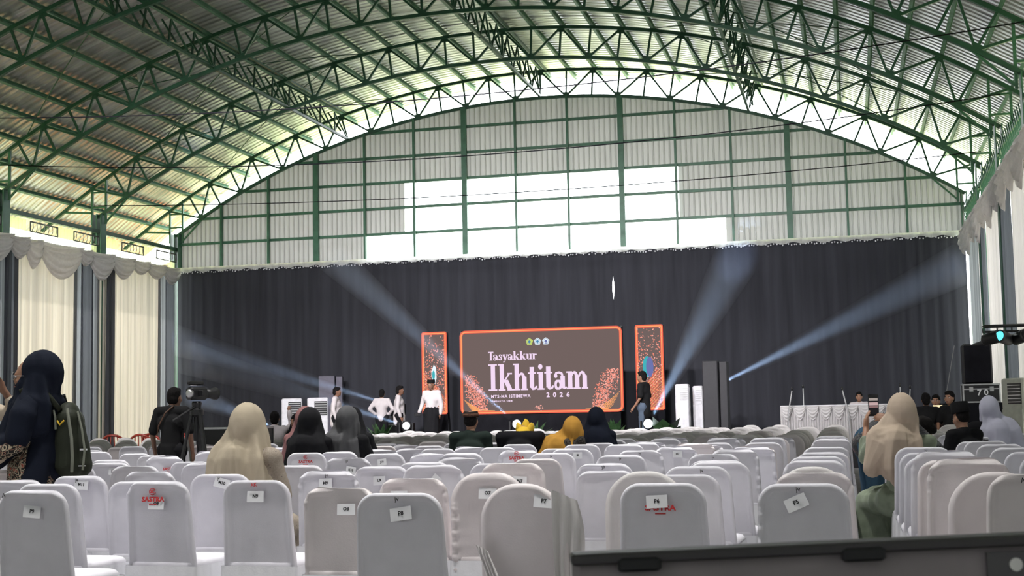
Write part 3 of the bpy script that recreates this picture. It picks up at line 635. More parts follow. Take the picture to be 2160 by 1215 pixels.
# people sit on some of these seats: the spots they need stay theirs, so chairs are placed with them in mind
BUSY = [(-8.05, 15.2), (-7.48, 14.6), (.15, 12.0), (.2, 12.9), (-8.9, 18.0), (-8.5, 18.0), (-5.5, 8.3), (-9.9, 22), (-9.75, 22.6), (-9.5, 22.1), (1.35, 25.8), (1.65, 25.5), (1.5, 26.5), (1.2, 27.2), (2.24, 22), (2.58, 24)]
spots = [s for s in spots if free(s[0], s[1], .46) and all(math.hypot(s[0] - a, s[1] - b) > .8 for a, b in BUSY) and not (-16 < s[0] < -12.3 and 24.4 < s[1] < 27.6)]
spots.sort(key=lambda s: s[1])
N_IND = 296 - len(NEAR); fm = MB()
FLAT_FAR = back_mesh('far', r=.185, wb=.235, wt=.22, nz=14, us=[0, .06, .25, .5, .75, .94, 1], Rm=.03, zb=.05, lean=.06)
fv = [tuple(v.co) for v in FLAT_FAR.vertices]; ff = [tuple(p.vertices) for p in FLAT_FAR.polygons]
bpy.data.meshes.remove(FLAT_FAR)
cloth_names = {'cover': 'white', 'satin': 'pinkish', 'ivory': 'greyish ivory'}
for n_, (x, y, kind, i, q) in enumerate(spots):
    if n_ < N_IND:
        if kind in ('near', 'plain', 'nplain'): k = rc.choice(['flat', 'flat', 'soft', 'soft', 'heavy']); m_ = rc.choice(['cover'] * 5 + ['satin'])
        else: k = rc.choice(['dome', 'dome', 'dome2']); m_ = rc.choice(['ivory', 'ivory', 'satin'])
        nm = {'flat': 'smooth', 'soft': 'creased', 'heavy': 'rumpled', 'dome': 'round-backed', 'dome2': 'round-backed'}[k]
        lab = '%s %s covered chair, %s from aisle, %s of %s' % (nm, cloth_names[m_], ORD[q], ORD[i], nb[kind].replace('in the ', ''))
        chair(x, y, k, m_, rc.uniform(.97, 1.02), rc.uniform(-5, 5), lab, 'covered chairs in the ' + nb[kind].replace('in the ', ''), True, y > 14.5)
    else:
        a = R(rc.uniform(-6, 6)); s = rc.uniform(.97, 1.03)
        fm.add([(x + p[0] * cos(a) - p[1] * sin(a), y + p[0] * sin(a) + p[1] * cos(a), p[2] * s) for p in fv], ff)
        fm.box((x, y + .27, .24), (.44, .42, .46))
o = fm.build('far_chairs', M['ivory'], None, True)
tag(o, 'mass of ivory round-backed covered chairs in the rows nearest the stage', 'chairs', kind='stuff')
# red plastic chairs by the cream curtains
M['red_plastic'] = mat('red_plastic', (.30, .035, .02), .35)
def red_chair():
    t = thing('plastic_chair', '', 'chair', (0, 0, 0), 0, 'red plastic chairs by the cream curtains')
    b = MB(); b.tube([(-.22, .02, .45), (-.235, 0, .66), (-.2, -.05, .80), (-.1, -.075, .86), (0, -.08, .875), (.1, -.075, .86), (.2, -.05, .80), (.235, 0, .66), (.22, .02, .45)], .026, 8)
    for x in (-.12, -.04, .04, .12): b.tube([(x, .0, .46), (x, -.05, .68), (x * .8, -.072, .86)], .014, 6)
    b.build('backrest', M['red_plastic'], t, True)
    MB().bevbox((0, .22, .44), (.44, .44, .035), .012).build('seat', M['red_plastic'], t)
    for x in (-.19, .19):
        for y in (.03, .40): MB().tube([(x, y, .43), (x * 1.12, y + (y - .2) * .12, 0)], [.024, .018], 8).build('leg', M['red_plastic'], t)
        MB().tube([(x * 1.14, .0, .64), (x * 1.2, .2, .66), (x * 1.15, .4, .62), (x, .42, .44)], .018, 6).build('armrest', M['red_plastic'], t)
    return t
def copy_tree(o, parent=None):
    c = o.copy(); COL.objects.link(c); c.parent = parent
    for ch in list(o.children): copy_tree(ch, c)
    return c
rp = red_chair()
for i, (x, y) in enumerate([(-14.95, 25.6), (-14.55, 26.5), (-14.3, 25.6), (-13.85, 26.4), (-13.6, 25.6), (-13.25, 26.5)]):
    o = rp if i == 0 else copy_tree(rp)
    o.location = (x, y, .08); o.rotation_euler.z = R([20, -10, 8, 30, -20, -60][i]); o['label'] = 'red plastic armchair beside the cream curtains, %s from the wall' % ORD[i]
tag(MB().bevbox((-14.1, 26.1, .04), (2.8, 2.2, .08), .02).build('wooden_dais', mat('dais_wood', (.2, .12, .07), .6)), 'low wooden dais carrying the red plastic chairs', 'platform')
# ---------------------------------------------------------------- people
PEND = []
def grow(name, parts, m_, parent, vox=.014, it=4, post=None, label=None):
    """one continuous skin grown over overlapping limbs"""
    mb = MB()
    for p in parts:
        if p[0] == 'c': mb.cap(p[1], p[2], p[3], p[4])
        else: mb.ell(p[1], p[2], p[3] if len(p) > 3 else None)
    o = mb.build(name, m_, parent, True)
    r = o.modifiers.new('r', 'REMESH'); r.mode = 'VOXEL'; r.voxel_size = vox; r.use_smooth_shade = True
    s = o.modifiers.new('s', 'SMOOTH'); s.iterations = it; s.factor = .5
    PEND.append((o, post)); 
    if label: o['label'] = label
    return o
def flush():
    bpy.context.view_layer.update(); d = bpy.context.evaluated_depsgraph_get(); res = []
    for o, post in PEND: res.append(bpy.data.meshes.new_from_object(o.evaluated_get(d)))
    for (o, post), me in zip(PEND, res):
        if post:
            n = len(me.vertices); co = np.empty(n * 3); me.vertices.foreach_get('co', co); co = co.reshape(-1, 3)
            no = np.array([v.normal for v in me.vertices]); me.vertices.foreach_set('co', post(co, no).ravel()); me.update()
        me.polygons.foreach_set('use_smooth', [True] * len(me.polygons))
        m_ = o.data.materials[0]; o.modifiers.clear(); o.data = me
        if not me.materials: me.materials.append(m_)
def folds(amp, k=7, c=(0, 0), tw=2.5, zlo=None, lo=.3, ph=0):
    def f(co, no):
        a = np.arctan2(co[:, 0] - c[0], co[:, 1] - c[1]); z = co[:, 2]
        g = (1 - 2 * np.abs(np.sin(a * k * .5 + .7 * z * tw + .22 * np.sin(z * 8 + ph) + ph))) * .7 + np.sin(a * k * 1.7 - z * 3 + 1 + ph) * .35
        w = np.ones_like(z) if zlo is None else np.clip((zlo - z) / .25, lo, 1)
        return co + no * (g * amp * w)[:, None]
    return f
def crumple(amp, s=18, ph=0):
    def f(co, no):
        x, y, z = co.T; g = np.sin(z * s * 1.3 + 2 * np.sin(x * s * .7 + ph) + ph) * .5 + np.sin(x * s + z * s * .6 + ph * 2) * .3 + np.sin(y * s * 1.2 - z * s) * .3
        return co + no * (g * amp)[:, None]
    return f
def hand(w, d, n, side, s=1, curl=.5, spread=1.0):
    """palm, four fingers and a thumb; w wrist, d pointing direction, n palm normal, side +1 thumb towards n x d"""
    d = V(d).normalized(); n = (V(n) - d * V(n).dot(d)).normalized(); t = n.cross(d) * side; w = V(w); P = []
    P.append(('c', w + d * .02 * s, w + d * .075 * s + t * .014 * s, .024 * s, .019 * s)); P.append(('c', w + d * .02 * s, w + d * .075 * s - t * .022 * s, .024 * s, .017 * s))
    for i, L in enumerate((.068, .076, .071, .056)):
        b = w + d * (.085 - .004 * abs(i - 1)) * s + t * (.028 - .019 * i) * s; dd = (d + t * (.12 - .09 * i) * spread).normalized(); p = b
        for j, fr in enumerate((.45, .32, .28)):
            a = curl * (j + .6) * .55; v = dd * cos(a) + n * sin(a); q = p + v * L * fr * s; P.append(('c', p, q, (.0092 - .001 * j) * s, (.0085 - .001 * j) * s)); p = q
    p = w + d * .025 * s + t * .026 * s
    for L, a in ((.04, .75), (.033, .45), (.026, .25)):
        v = (d * cos(a) + t * sin(a) + n * curl * .35).normalized(); q = p + v * L * s; P.append(('c', p, q, .0115 * s, .0098 * s)); p = q
    return P
STAND = dict(pel=(0, 0, .93), ch=(0, .0, 1.24), nk=(0, -.015, 1.42), hd=(0, .03, 1.565), shL=(-.175, -.005, 1.375), shR=(.175, -.005, 1.375), elL=(-.235, -.03, 1.11), elR=(.235, -.03, 1.11), wrL=(-.245, .05, .88), wrR=(.245, .05, .88),
    hpL=(-.085, 0, .90), hpR=(.085, 0, .90), knL=(-.095, .02, .49), knR=(.095, .02, .49), anL=(-.1, -.02, .08), anR=(.1, -.02, .08))
SIT = dict(pel=(0, 0, .57), ch=(0, -.03, .88), nk=(0, -.03, 1.06), hd=(0, .01, 1.20), shL=(-.175, -.03, 1.01), shR=(.175, -.03, 1.01), elL=(-.235, .03, .76), elR=(.235, .03, .76), wrL=(-.09, .24, .65), wrR=(.09, .24, .65),
    hpL=(-.09, 0, .55), hpR=(.09, 0, .55), knL=(-.11, .42, .52), knR=(.11, .42, .52), anL=(-.11, .40, .09), anR=(.11, .40, .09))
def person(label, loc, rz, pose, over=None, scale=1, skin='skin', top=None, bottom=None, head=None, vox=.016, hands=None, face=False, sleeve=1.0, look=0, tilt=0, group=None, top_amp=.006, tpart=None, hang=False):
    J = {k: V(v) for k, v in dict(pose, **(over or {})).items()}
    t = thing('person', label, 'person', loc, R(rz), group, scale)
    B = []; hd = J['hd']; Rz = Matrix.Rotation(R(look), 3, 'Z') @ Matrix.Rotation(R(tilt), 3, 'X')
    def H(x, y, z): return hd + Rz @ V((x, y, z))
    B += [('e', H(0, -.005, .012), (.074, .094, .108), Rz), ('e', H(0, .032, -.055), (.055, .058, .06), Rz), ('e', H(0, .094, -.018), (.013, .02, .026), Rz), ('e', H(0, .086, .022), (.05, .016, .012), Rz), ('e', H(0, .083, -.062), (.026, .016, .011), Rz), ('e', H(0, .078, -.098), (.024, .02, .018), Rz)]
    for s in (-1, 1): B += [('e', H(s * .077, -.005, -.012), (.012, .022, .034), Rz), ('e', H(s * .045, .062, -.03), (.024, .024, .024), Rz)]
    B += [('c', J['nk'] - V((0, 0, .06)), H(0, -.012, -.06), .056, .05)]
    up = (J['nk'] - J['pel']).normalized()
    B += [('c', J['pel'], J['ch'], .125, .12), ('c', J['ch'] - V((.06, 0, 0)), J['ch'] + V((.06, 0, 0)), .11, .11), ('c', J['shL'], J['shR'], .058, .058), ('c', J['hpL'], J['hpR'], .105, .105), ('c', J['ch'], J['nk'], .10, .06)]
    for s in 'LR':
        B += [('c', J['sh' + s], J['el' + s], .05, .039), ('c', J['el' + s], J['wr' + s], .038, .026), ('c', J['hp' + s], J['kn' + s], .082, .054), ('c', J['kn' + s], J['an' + s], .052, .036)]
        fw = V((0, 1, 0)); B += [('c', J['an' + s] + V((0, -.03, -.035)), J['an' + s] + fw * .13 + V((0, 0, -.05)), .036, .026)]
        hspec = (hands or {}).get(s)
        d = hspec[0] if hspec else (J['wr' + s] - J['el' + s]); n = hspec[1] if hspec else ((1 if s == 'L' else -1), 0, 0)
        B += hand(J['wr' + s], d, n, hspec[2] if hspec else (1 if s == 'L' else -1) , 1, hspec[3] if hspec else .6)
    grow('body', B, M[skin], t, vox)
    if face:
        e = MB(); w = MB(); br = MB(); mo = MB()
        for s in (-1, 1):
            w.ell(H(s * .03, .082, .004), (.013, .009, .007), Rz, 8, 6); e.ell(H(s * .03, .088, .004), (.006, .005, .006), Rz, 8, 6); br.ell(H(s * .032, .092, .026), (.02, .007, .005), Rz, 8, 4)
        mo.ell(H(0, .097, -.062), (.022, .006, .006), Rz, 10, 5)
        w.build('eye_whites', M['paper'], t, True); e.build('pupils', M['ink'], t, True); br.build('eyebrows', M['hair'], t, True); mo.build('mouth', M['lip'], t, True)
    if top:
        P = [('c', J['pel'] + up * .0, J['ch'], .15, .142), ('c', J['ch'] - V((.065, 0, 0)), J['ch'] + V((.065, 0, 0)), .128, .128), ('c', J['shL'], J['shR'], .073, .073), ('c', J['ch'], J['nk'] - up * .02, .115, .075)]
        if hang: P += [('c', J['pel'] - V((0, 0, .16)), J['pel'], .165, .155)]
        for s in 'LR':
            a, b, c = J['sh' + s], J['el' + s], J['wr' + s]
            if sleeve <= .5: q = a.lerp(b, sleeve * 2); P += [('c', a, q, .069, .068)]
            else: q = b.lerp(c, (sleeve - .5) * 1.9); P += [('c', a, b, .066, .056), ('c', b, q, .055, .045)]
        grow('top', P, top, t, vox, post=crumple(top_amp, 20, len(label)))
    if bottom:
        kind, m_ = bottom; P = []
        if kind == 'trousers':
            P += [('c', J['hpL'], J['hpR'], .122, .122), ('c', J['pel'] + V((0, 0, .02)), J['pel'], .14, .135)]
            for s in 'LR': P += [('c', J['hp' + s], J['kn' + s], .098, .072), ('c', J['kn' + s], J['an' + s] + V((0, 0, .02)), .07, .056)]
        elif pose is SIT or kind == 'seatskirt':
            P += [('c', J['hpL'], J['hpR'], .135, .135), ('c', J['knL'], J['knR'], .10, .10), ('c', J['pel'], (J['knL'] + J['knR']) / 2, .15, .12), ('c', (J['knL'] + J['knR']) / 2, (J['anL'] + J['anR']) / 2, .13, .17)]
            for s in 'LR': P += [('c', J['hp' + s], J['kn' + s], .115, .10), ('c', J['kn' + s], J['an' + s], .095, .10)]
        else:
            P += [('c', J['pel'] + V((0, 0, .05)), (0, 0, .16), .165, .21), ('c', J['hpL'], J['hpR'], .14, .14), ('c', (-.06, 0, .16), (.06, 0, .16), .16, .16)]
        grow('trousers' if kind == 'trousers' else 'skirt', P, m_, t, vox * 1.15, post=folds(.008, 11, (0, .2 if pose is SIT else 0)))
    if head: head(t, J, H, Rz, vox)
    return t
M['lip'] = mat('lip', (.25, .07, .06), .5)
def hijab(m_, size=1.0, drop=.26, wide=.19, back=.03, amp=.008, shift=0, k=8, bun=0, label=None, fwd=0, sides=1):
    def f(t, J, H, Rz, vox):
        n = J['nk']; s = size
        P = [('e', H(0, -.028 * s - .004 + fwd, .018), (.100 * s, .118 * s, .132 * s), Rz), ('e', H(0, -.02 + fwd * 1.3, -.07), (.095 * s, .10 * s, .11 * s), Rz),
             ('c', H(0, -.02, -.09), n + V((shift * .5, -.01, -.05)), .098 * s, .125 * s), ('c', n + V((-.06 + shift, -.02, -.06)), n + V((.06 + shift, -.02, -.06)), .12 * s, .12 * s),
             ('c', n + V((-.09 + shift, -back, -.10)), n + V((-wide + shift, -back, -.10 - drop)), .11 * s, .07 * s), ('c', n + V((.09 + shift, -back, -.10)), n + V((wide + shift, -back, -.10 - drop)), .11 * s, .07 * s),
             ('c', n + V((shift, -back - .01, -.08)), n + V((shift, -back - .03, -.10 - drop)), .13 * s, .13), ('c', n + V((0, .06, -.08)), n + V((0, .09, -.10 - drop * .8)), .10 * s, .10)]
        for q in (-1, 1): P += [('c', H(q * .035, -.03 + fwd, -.03), n + V((q * .085 * sides + shift, -.02, -.10)), .085 * s * sides, .105 * s * sides)]
        if bun: P += [('e', H(0, -.115, .02), (.07 * bun, .06 * bun, .075 * bun), Rz)]
        c = (J['hd'].x, J['hd'].y - .02)
        o = grow('hijab', P, m_, t, vox, 5, folds(amp * 1.7, k, c, 1.2, J['hd'].z + .05, .15, size * 9), label)
    return f
def hairdo(m_=None, extra=None):
    def f(t, J, H, Rz, vox):
        P = [('e', H(0, -.02, .035), (.084, .098, .098), Rz), ('e', H(0, -.05, -.02), (.074, .07, .085), Rz), ('e', H(0, .03, .085), (.066, .06, .04), Rz)]
        grow('hair', P, m_ or M['hair'], t, min(vox, .012), 3, crumple(.003, 60))
        if extra: extra(t, H, Rz)
    return f
def peci(m_, h=.085, hair=True, band=None):
    def f(t, J, H, Rz, vox):
        if hair: grow('hair', [('e', H(0, -.03, .01), (.080, .086, .085), Rz)], M['hair'], t, min(vox, .012), 3)
        rings = []
        for z, k in ((.045, 1.0), (.05, 1.02), (.045 + h, .96), (.05 + h, .90), (.048 + h, .5)):
            rings.append([H(.090 * k * cos(q), -.012 + .110 * k * sin(q), z + .012 * (1 - abs(sin(q)) ) * (z > .1)) for q in [2 * pi * i / 24 for i in range(24)]])
        MB().loft(rings).build('cap', m_, t, True)
        if band:
            rings = [[H(.0925 * k * cos(q), -.012 + .1125 * k * sin(q), z) for q in [2 * pi * i / 24 for i in range(24)]] for z, k in ((.055, 1), (.055, 1.015), (.088, 1.0), (.088, .985))]
            MB().loft(rings).build('cap_band', band, t, True)
    return f
navy = cloth('navy_cloth', (.010, .013, .024)); black = cloth('black_cloth', (.010, .010, .012)); blackt = cloth('black_jersey', (.014, .014, .015))
sand = cloth('sand_hijab', (.48, .41, .31), var=.06); beige = cloth('beige_hijab', (.52, .42, .33), var=.06); grey = cloth('grey_hijab', (.085, .085, .09)); mauve = cloth('mauve_hijab', (.22, .11, .11))
mustard = cloth('mustard_hijab', (.46, .24, .045), var=.12); lav = cloth('lavender_hijab', (.56, .56, .68), var=.05); shirtw = cloth('white_shirt', (.62, .57, .58), var=.05); olive = cloth('olive_nylon', (.028, .032, .022), rough=.6, bump=.1)
jeans = cloth('blue_denim', (.035, .075, .12)); sage = cloth('sage_satin', (.22, .26, .19), rough=.5, var=.3, scale=7); brownc = cloth('brown_cloth', (.07, .045, .035)); dgreen = cloth('dark_green_shirt', (.018, .028, .024))
yellow = cloth('yellow_cloth', (.72, .47, .05)); darktr = cloth('dark_trousers', (.012, .012, .014)); strapm = mat('brown_strap', (.10, .05, .03), .6); greystrap = cloth('grey_webbing', (.22, .23, .19))
def printed(name, ground, c1, c2, c3, s=9, th=.045):
    m, t, b, o = nt(name); N = t.nodes.new; tc = N('ShaderNodeTexCoord'); n = N('ShaderNodeTexNoise'); n.inputs['Scale'].default_value = 3.5; n.inputs['Detail'].default_value = 1
    t.links.new(tc.outputs['Object'], n.inputs[0]); mxv = N('ShaderNodeVectorMath'); mxv.operation = 'MULTIPLY_ADD'; mxv.inputs[1].default_value = (.35,) * 3; t.links.new(n.outputs[1], mxv.inputs[0]); t.links.new(tc.outputs['Object'], mxv.inputs[2])
    v = N('ShaderNodeTexVoronoi'); v.inputs['Scale'].default_value = s; t.links.new(mxv.outputs[0], v.inputs[0])
    v2 = N('ShaderNodeTexVoronoi'); v2.feature = 'DISTANCE_TO_EDGE'; v2.inputs['Scale'].default_value = s * 1.7; t.links.new(mxv.outputs[0], v2.inputs[0])
    r = N('ShaderNodeValToRGB'); r.color_ramp.interpolation = 'CONSTANT'; e = r.color_ramp.elements; e[0].position = 0; e[0].color = (*c1, 1); e[1].position = .16; e[1].color = (*c2, 1)
    for p, c in ((.26, ground), (.38, c3), (.44, ground), (.56, c2), (.60, ground)):
        q = e.new(p); q.color = (*c, 1)
    t.links.new(v.outputs['Distance'], r.inputs[0]); mx = N('ShaderNodeMix'); mx.data_type = 'RGBA'; lt = N('ShaderNodeMath'); lt.operation = 'LESS_THAN'; lt.inputs[1].default_value = th
    t.links.new(v2.outputs['Distance'], lt.inputs[0]); t.links.new(lt.outputs[0], mx.inputs[0]); t.links.new(r.outputs[0], mx.inputs[6]); mx.inputs[7].default_value = (*c3, 1)
    t.links.new(mx.outputs[2], b.inputs['Base Color']); b.inputs['Roughness'].default_value = .85; return m
batik = printed('batik_print', (.015, .013, .012), (.36, .05, .035), (.42, .20, .14), (.50, .42, .30), 17)
floral = printed('dark_floral_print', (.03, .03, .034), (.25, .10, .12), (.12, .10, .11), (.10, .11, .11), 16, .02)
lacey = printed('taupe_lace_print', (.30, .25, .20), (.18, .14, .12), (.34, .29, .24), (.36, .31, .25), 22, .03)
# --- the woman with the backpack, walking towards the cream curtains
bw = person('standing woman in navy hijab and batik dress wearing an olive backpack', (-5.49, 8.35, 0), 107, STAND, dict(shL=(-.17, 0, 1.34), shR=(.17, 0, 1.34), elL=(-.24, .04, 1.10), wrL=(-.20, .27, .985), elR=(.23, .06, 1.12), wrR=(.16, .28, 1.02)), 1.0, 'skin', batik, ('skirt', batik),
    hijab(navy, 1.26, .10, .14, .035, .012, bun=1.05, fwd=-.052), .011, {'L': ((.1, 1, -.12), (1, 0, .2), 1, .7)}, True, 1.0, hang=True, tilt=-3)
J_ = STAND
grow('shawl', [('c', (-.13, -.01, 1.35), (.13, -.01, 1.35), .10, .10), ('c', (-.04, -.02, 1.43), (-.185, .01, 1.29), .10, .10), ('c', (-.185, .01, 1.29), (-.225, .04, 1.15), .10, .085), ('c', (.04, -.02, 1.43), (.185, 0, 1.29), .10, .10), ('c', (.185, 0, 1.29), (.225, .05, 1.14), .10, .09), ('c', (0, -.05, 1.36), (0, -.09, .98), .15, .15), ('c', (-.05, -.08, 1.1), (-.16, -.05, .86), .10, .09), ('c', (0, .06, 1.32), (0, .14, 1.1), .12, .13), ('c', (-.1, .13, 1.1), (-.12, .2, 1.0), .09, .07)], navy, bw, .012, 5, folds(.007, 9, (0, 0), 1.5, 1.3))
grow('cuff', [('c', (-.212, .16, 1.03), (-.196, .285, .98), .052, .066)], cloth('cream_cuff', (.55, .46, .36)), bw, .008, 2)
MB().tube([(-.045 + .032 * cos(q), .125, 1.57 + .026 * sin(q)) for q in [2 * pi * i / 16 for i in range(17)]], .002, 4).tube([(.045 + .032 * cos(q), .125, 1.57 + .026 * sin(q)) for q in [2 * pi * i / 16 for i in range(17)]], .002, 4).tube([(-.077, .12, 1.572), (-.085, .02, 1.57)], .002, 4).build('glasses', M['steel'], bw)
# backpack: hangs from her shoulders, a thing of its own
bp = thing('backpack', 'olive green backpack with grey zip bands worn by the woman in navy', 'backpack', (-5.49, 8.35, .86), R(107))
def bpk(co, no):
    x, y, z = co.T; return co + no * (np.sin(z * 34 + x * 9) * .0025)[:, None]
grow('bag', [('c', (0, -.27, .12), (0, -.245, .40), .115, .095), ('c', (-.07, -.27, .10), (-.055, -.25, .40), .10, .085), ('c', (.07, -.27, .10), (.055, -.25, .40), .10, .085), ('c', (0, -.31, .1), (0, -.28, .34), .10, .08), ('e', (0, -.24, .46), (.10, .075, .07))], olive, bp, .01, 3, bpk)
def band(x, y0):
    return [(x * (1 - .25 * max(0, z - .25)), y0 - .02 * sin((z - .03) * 5) + .06 * max(0, z - .3), z) for z in [.02 + .05 * i for i in range(10)]]
MB().tube([(-.165, -.31, .05), (-.172, -.315, .15), (-.162, -.305, .28), (-.140, -.28, .40), (-.11, -.26, .48)], .011, 6).build('zip_band', greystrap, bp)
MB().tube([(-.135, -.375, .06), (-.128, -.385, .2), (-.11, -.36, .34), (-.075, -.32, .46)], .008, 6).build('zip_band', greystrap, bp)
MB().tube([(-.10, -.21, .47), (-.115, -.13, .575), (-.12, -.02, .632), (-.12, .055, .60)], .019, 8).build('shoulder_strap', olive, bp, True)
MB().tube([(.10, -.21, .47), (.115, -.13, .575), (.12, -.02, .632), (.12, .055, .60)], .019, 8).build('shoulder_strap', olive, bp, True)
MB().tube([(-.03, -.17, .49), (-.03, -.17, .56), (.03, -.2, .575), (.03, -.22, .50)], .012, 8).build('grab_handle', M['black'], bp, True)
MB().tube([(-.115, -.17, .47), (-.128, -.185, .42), (-.13, -.19, .34)], .008, 6).build('compression_strap', greystrap, bp); MB().tube([(-.135, -.20, .40), (-.145, -.22, .37), (-.15, -.25, .40)], .006, 6).build('yellow_loop', yellow, bp)
MB().box((-.12, -.375, .2), (.004, .05, .012)).box((-.135, -.37, .09), (.004, .05, .006)).build('badge', M['paper'], bp)
# --- somebody half outside the picture who lifts an arm beside her
person('person at the very edge of the view lifting a cream sleeved arm', (-6.36, 8.75, 0), 190, STAND, dict(elL=(-.45, -.02, 1.27), wrL=(-.36, .04, 1.47)), 1.0, 'skin_dark', cloth('cream_sleeve', (.50, .42, .33)), ('trousers', brownc), hairdo(), .014, {'L': ((.5, .1, .8), (0, 1, 0), 1, .8)}, False, .86)
# --- seated audience, backs to the camera
person('seated woman in a sand coloured hijab with taupe lace shoulder', (-3.80, 8.18, 0), 0, SIT, None, .985, 'skin', lacey, ('skirt', lacey), hijab(sand, 1.2, .30, .20, .05, .017, -.03, 6, .9), .012)
person('seated woman in a plain black hijab, beside the mauve one', (-5.24, 12.72, 0), 0, SIT, None, .985, 'skin', black, ('skirt', black), hijab(black, 1.22, .28, .20, .05, .006, 0, 6, .8), .018)
person('seated woman in a mauve hijab half hidden by the black hijab', (-5.78, 13.9, 0), 8, SIT, None, 1.0, 'skin', mauve, ('skirt', mauve), hijab(mauve, 1.2, .26, .2, .05, .008), .018)
person('seated woman in dark hijab between black hijab and white air conditioner', (-5.25, 13.95, 0), 0, SIT, None, 1.0, 'skin', black, ('skirt', black), hijab(black, 1.1, .2, .16), .018)
person('seated woman in a grey hijab over a black dress', (-4.93, 12.95, 0), -4, SIT, None, .995, 'skin', black, ('skirt', black), hijab(grey, 1.16, .20, .17, .05, .016, -.06, 7, .7), .015)
person('seated man in dark green shirt and patterned brown cap, back turned', (-4.21, 14.95, 0), 0, SIT, dict(shL=(-.19, -.03, 1.01), shR=(.19, -.03, 1.01)), .975, 'skin', dgreen, ('trousers', darktr), peci(cloth('dark_brown_cap', (.02, .014, .012)), .055, True, cloth('cap_band', (.10, .05, .035), var=.5, scale=60)), .015)
def petals(t, J, H, Rz, vox):
    grow('headscarf', [('e', H(0, -.02, .0), (.095, .11, .10), Rz), ('c', H(0, 0, -.05), J['nk'], .09, .12)], yellow, t, .016, 4)
    for x, z, a in ((-.05, .06, -.35), (.015, .095, .05), (.06, .05, .4)):
        MB().loft([[H(x + dx * k + z2 * sin(a), dy, z + z2) for dx, dy in ((-.05, -.03), (0, -.055), (.05, -.03), (.05, .03), (0, .055), (-.05, .03))] for z2, k in ((-.06, 1), (.0, .95), (.05, .6), (.085, .1))]).build('scarf_peak', yellow, t, True)
person('seated person in black jacket with a peaked yellow headscarf', (-3.66, 15.1, 0), -6, SIT, dict(hd=(0, .10, 1.0), nk=(0, .02, .95), shL=(-.23, -.03, .98), shR=(.23, -.03, .98), ch=(0, -.02, .86)), 1.0, 'skin', black, ('trousers', black), petals, .016, look=0, tilt=-12)
person('seated woman in a mustard hijab leaning towards her neighbour', (-3.16, 15.1, 0), 0, SIT, dict(hd=(.10, .03, 1.06), nk=(.0, -.02, .95), shL=(-.21, -.03, .88), shR=(.18, -.03, .94)), .985, 'skin', cloth('black_white_check', (.05, .045, .04), var=.9, scale=70), ('skirt', black), hijab(mustard, 1.18, .17, .22, .04, .015, -.07, 7), .016, tilt=6)
person('seated woman in a dark navy hijab beside the mustard hijab', (-2.96, 16.05, 0), 0, SIT, None, .955, 'skin', navy, ('skirt', navy), hijab(navy, 1.2, .3, .22, .05, .006), .018)
person('seated man in a tall black cap looking towards the lavender hijab', (1.09, 14.75, 0), 38, SIT, None, .93, 'skin', black, ('trousers', darktr), peci(M['black_felt'] if 'black_felt' in M else cloth('black_felt', (.008, .008, .009)), .115), .013, None, True, tilt=-12)
person('seated woman in a pale lavender hijab and black dress', (1.40, 15.15, 0), 0, SIT, None, .99, 'skin', black, ('skirt', black), hijab(lav, 1.06, .22, .18, .05, .011, .09, 6, sides=.8), .014)
# --- standing photographer in black
bt = person('standing man in a black T-shirt with a thin brown shoulder strap, back turned', (-8.07, 15.2, 0), -6, STAND, dict(hd=(.0, .05, 1.555), shL=(-.195, -.005, 1.375), shR=(.195, -.005, 1.375), elL=(-.27, -.03, 1.1), elR=(.27, -.02, 1.1), wrL=(-.27, .03, .86), wrR=(.26, .05, .88)), .98, 'skin_dark', blackt, ('trousers', darktr), hairdo(), .014, None, False, .42, top_amp=.004, hang=True)
MB().tube([(.06, -.065, 1.45), (-.02, -.128, 1.36), (-.1, -.150, 1.2), (-.125, -.150, 1.08)], .010, 6).build('strap', strapm, bt)
# --- woman taking a photo, seated on the aisle
pw = person('seated woman in a beige hijab and sage dress holding up a phone', (.36, 10.72, 0), 10, SIT, dict(hd=(-.0, .03, 1.20), shL=(-.20, .0, .99), shR=(.19, -.02, .98), elL=(-.26, .17, .87), wrL=(-.205, .36, 1.09), elR=(.17, .2, .92), wrR=(.0, .335, 1.155), knL=(-.22, .36, .52), anL=(-.25, .32, .09), knR=(-.02, .42, .52), anR=(-.04, .4, .09)), .985, 'skin', sage, ('seatskirt', sage), hijab(beige, 1.16, .16, .17, .04, .016, -.08, 6, .95), .0085,
    {'L': ((.10, .18, 1), (1, .1, 0), -1, .55), 'R': ((-1, .15, .3), (0, .9, -.3), -1, .7)}, False, .80, look=4, top_amp=.009)
ph = thing('phone', 'black smartphone held upright by the woman in the beige hijab', 'phone', (.165, 11.12, 1.258), R(8))
MB().bevbox((0, 0, 0), (.082, .010, .172), .004).build('body', M['black'], ph)
scr = MB().box((0, -.0056, -.004), (.072, .001, .128)).build('screen', emis('phone_screen', (.02, .018, .02), .8), ph)
for z, c, h in ((.046, (.42, .36, .33), .02), (.012, (.60, .42, .42), .024), (-.012, (.30, .18, .18), .012)): MB().box((0, -.0066, z), (.068, .0008, h)).build('screen_image', emis('phone_image', c, .9), scr)
# --- person in jeans bending in the aisle beyond her
person('person in blue jeans and dark floral top bending over in the aisle', (.13, 12.05, 0), -75, STAND, dict(pel=(0, 0, .93), ch=(0, .26, 1.10), nk=(0, .36, 1.08), hd=(0, .45, 1.03), shL=(-.17, .32, 1.07), shR=(.17, .32, 1.07), elL=(-.22, .5, .90), elR=(.2, .5, .90), wrL=(-.12, .62, .78), wrR=(.12, .62, .78)), 1.0, 'skin', floral, ('trousers', jeans), hairdo(), .016, tilt=-55)
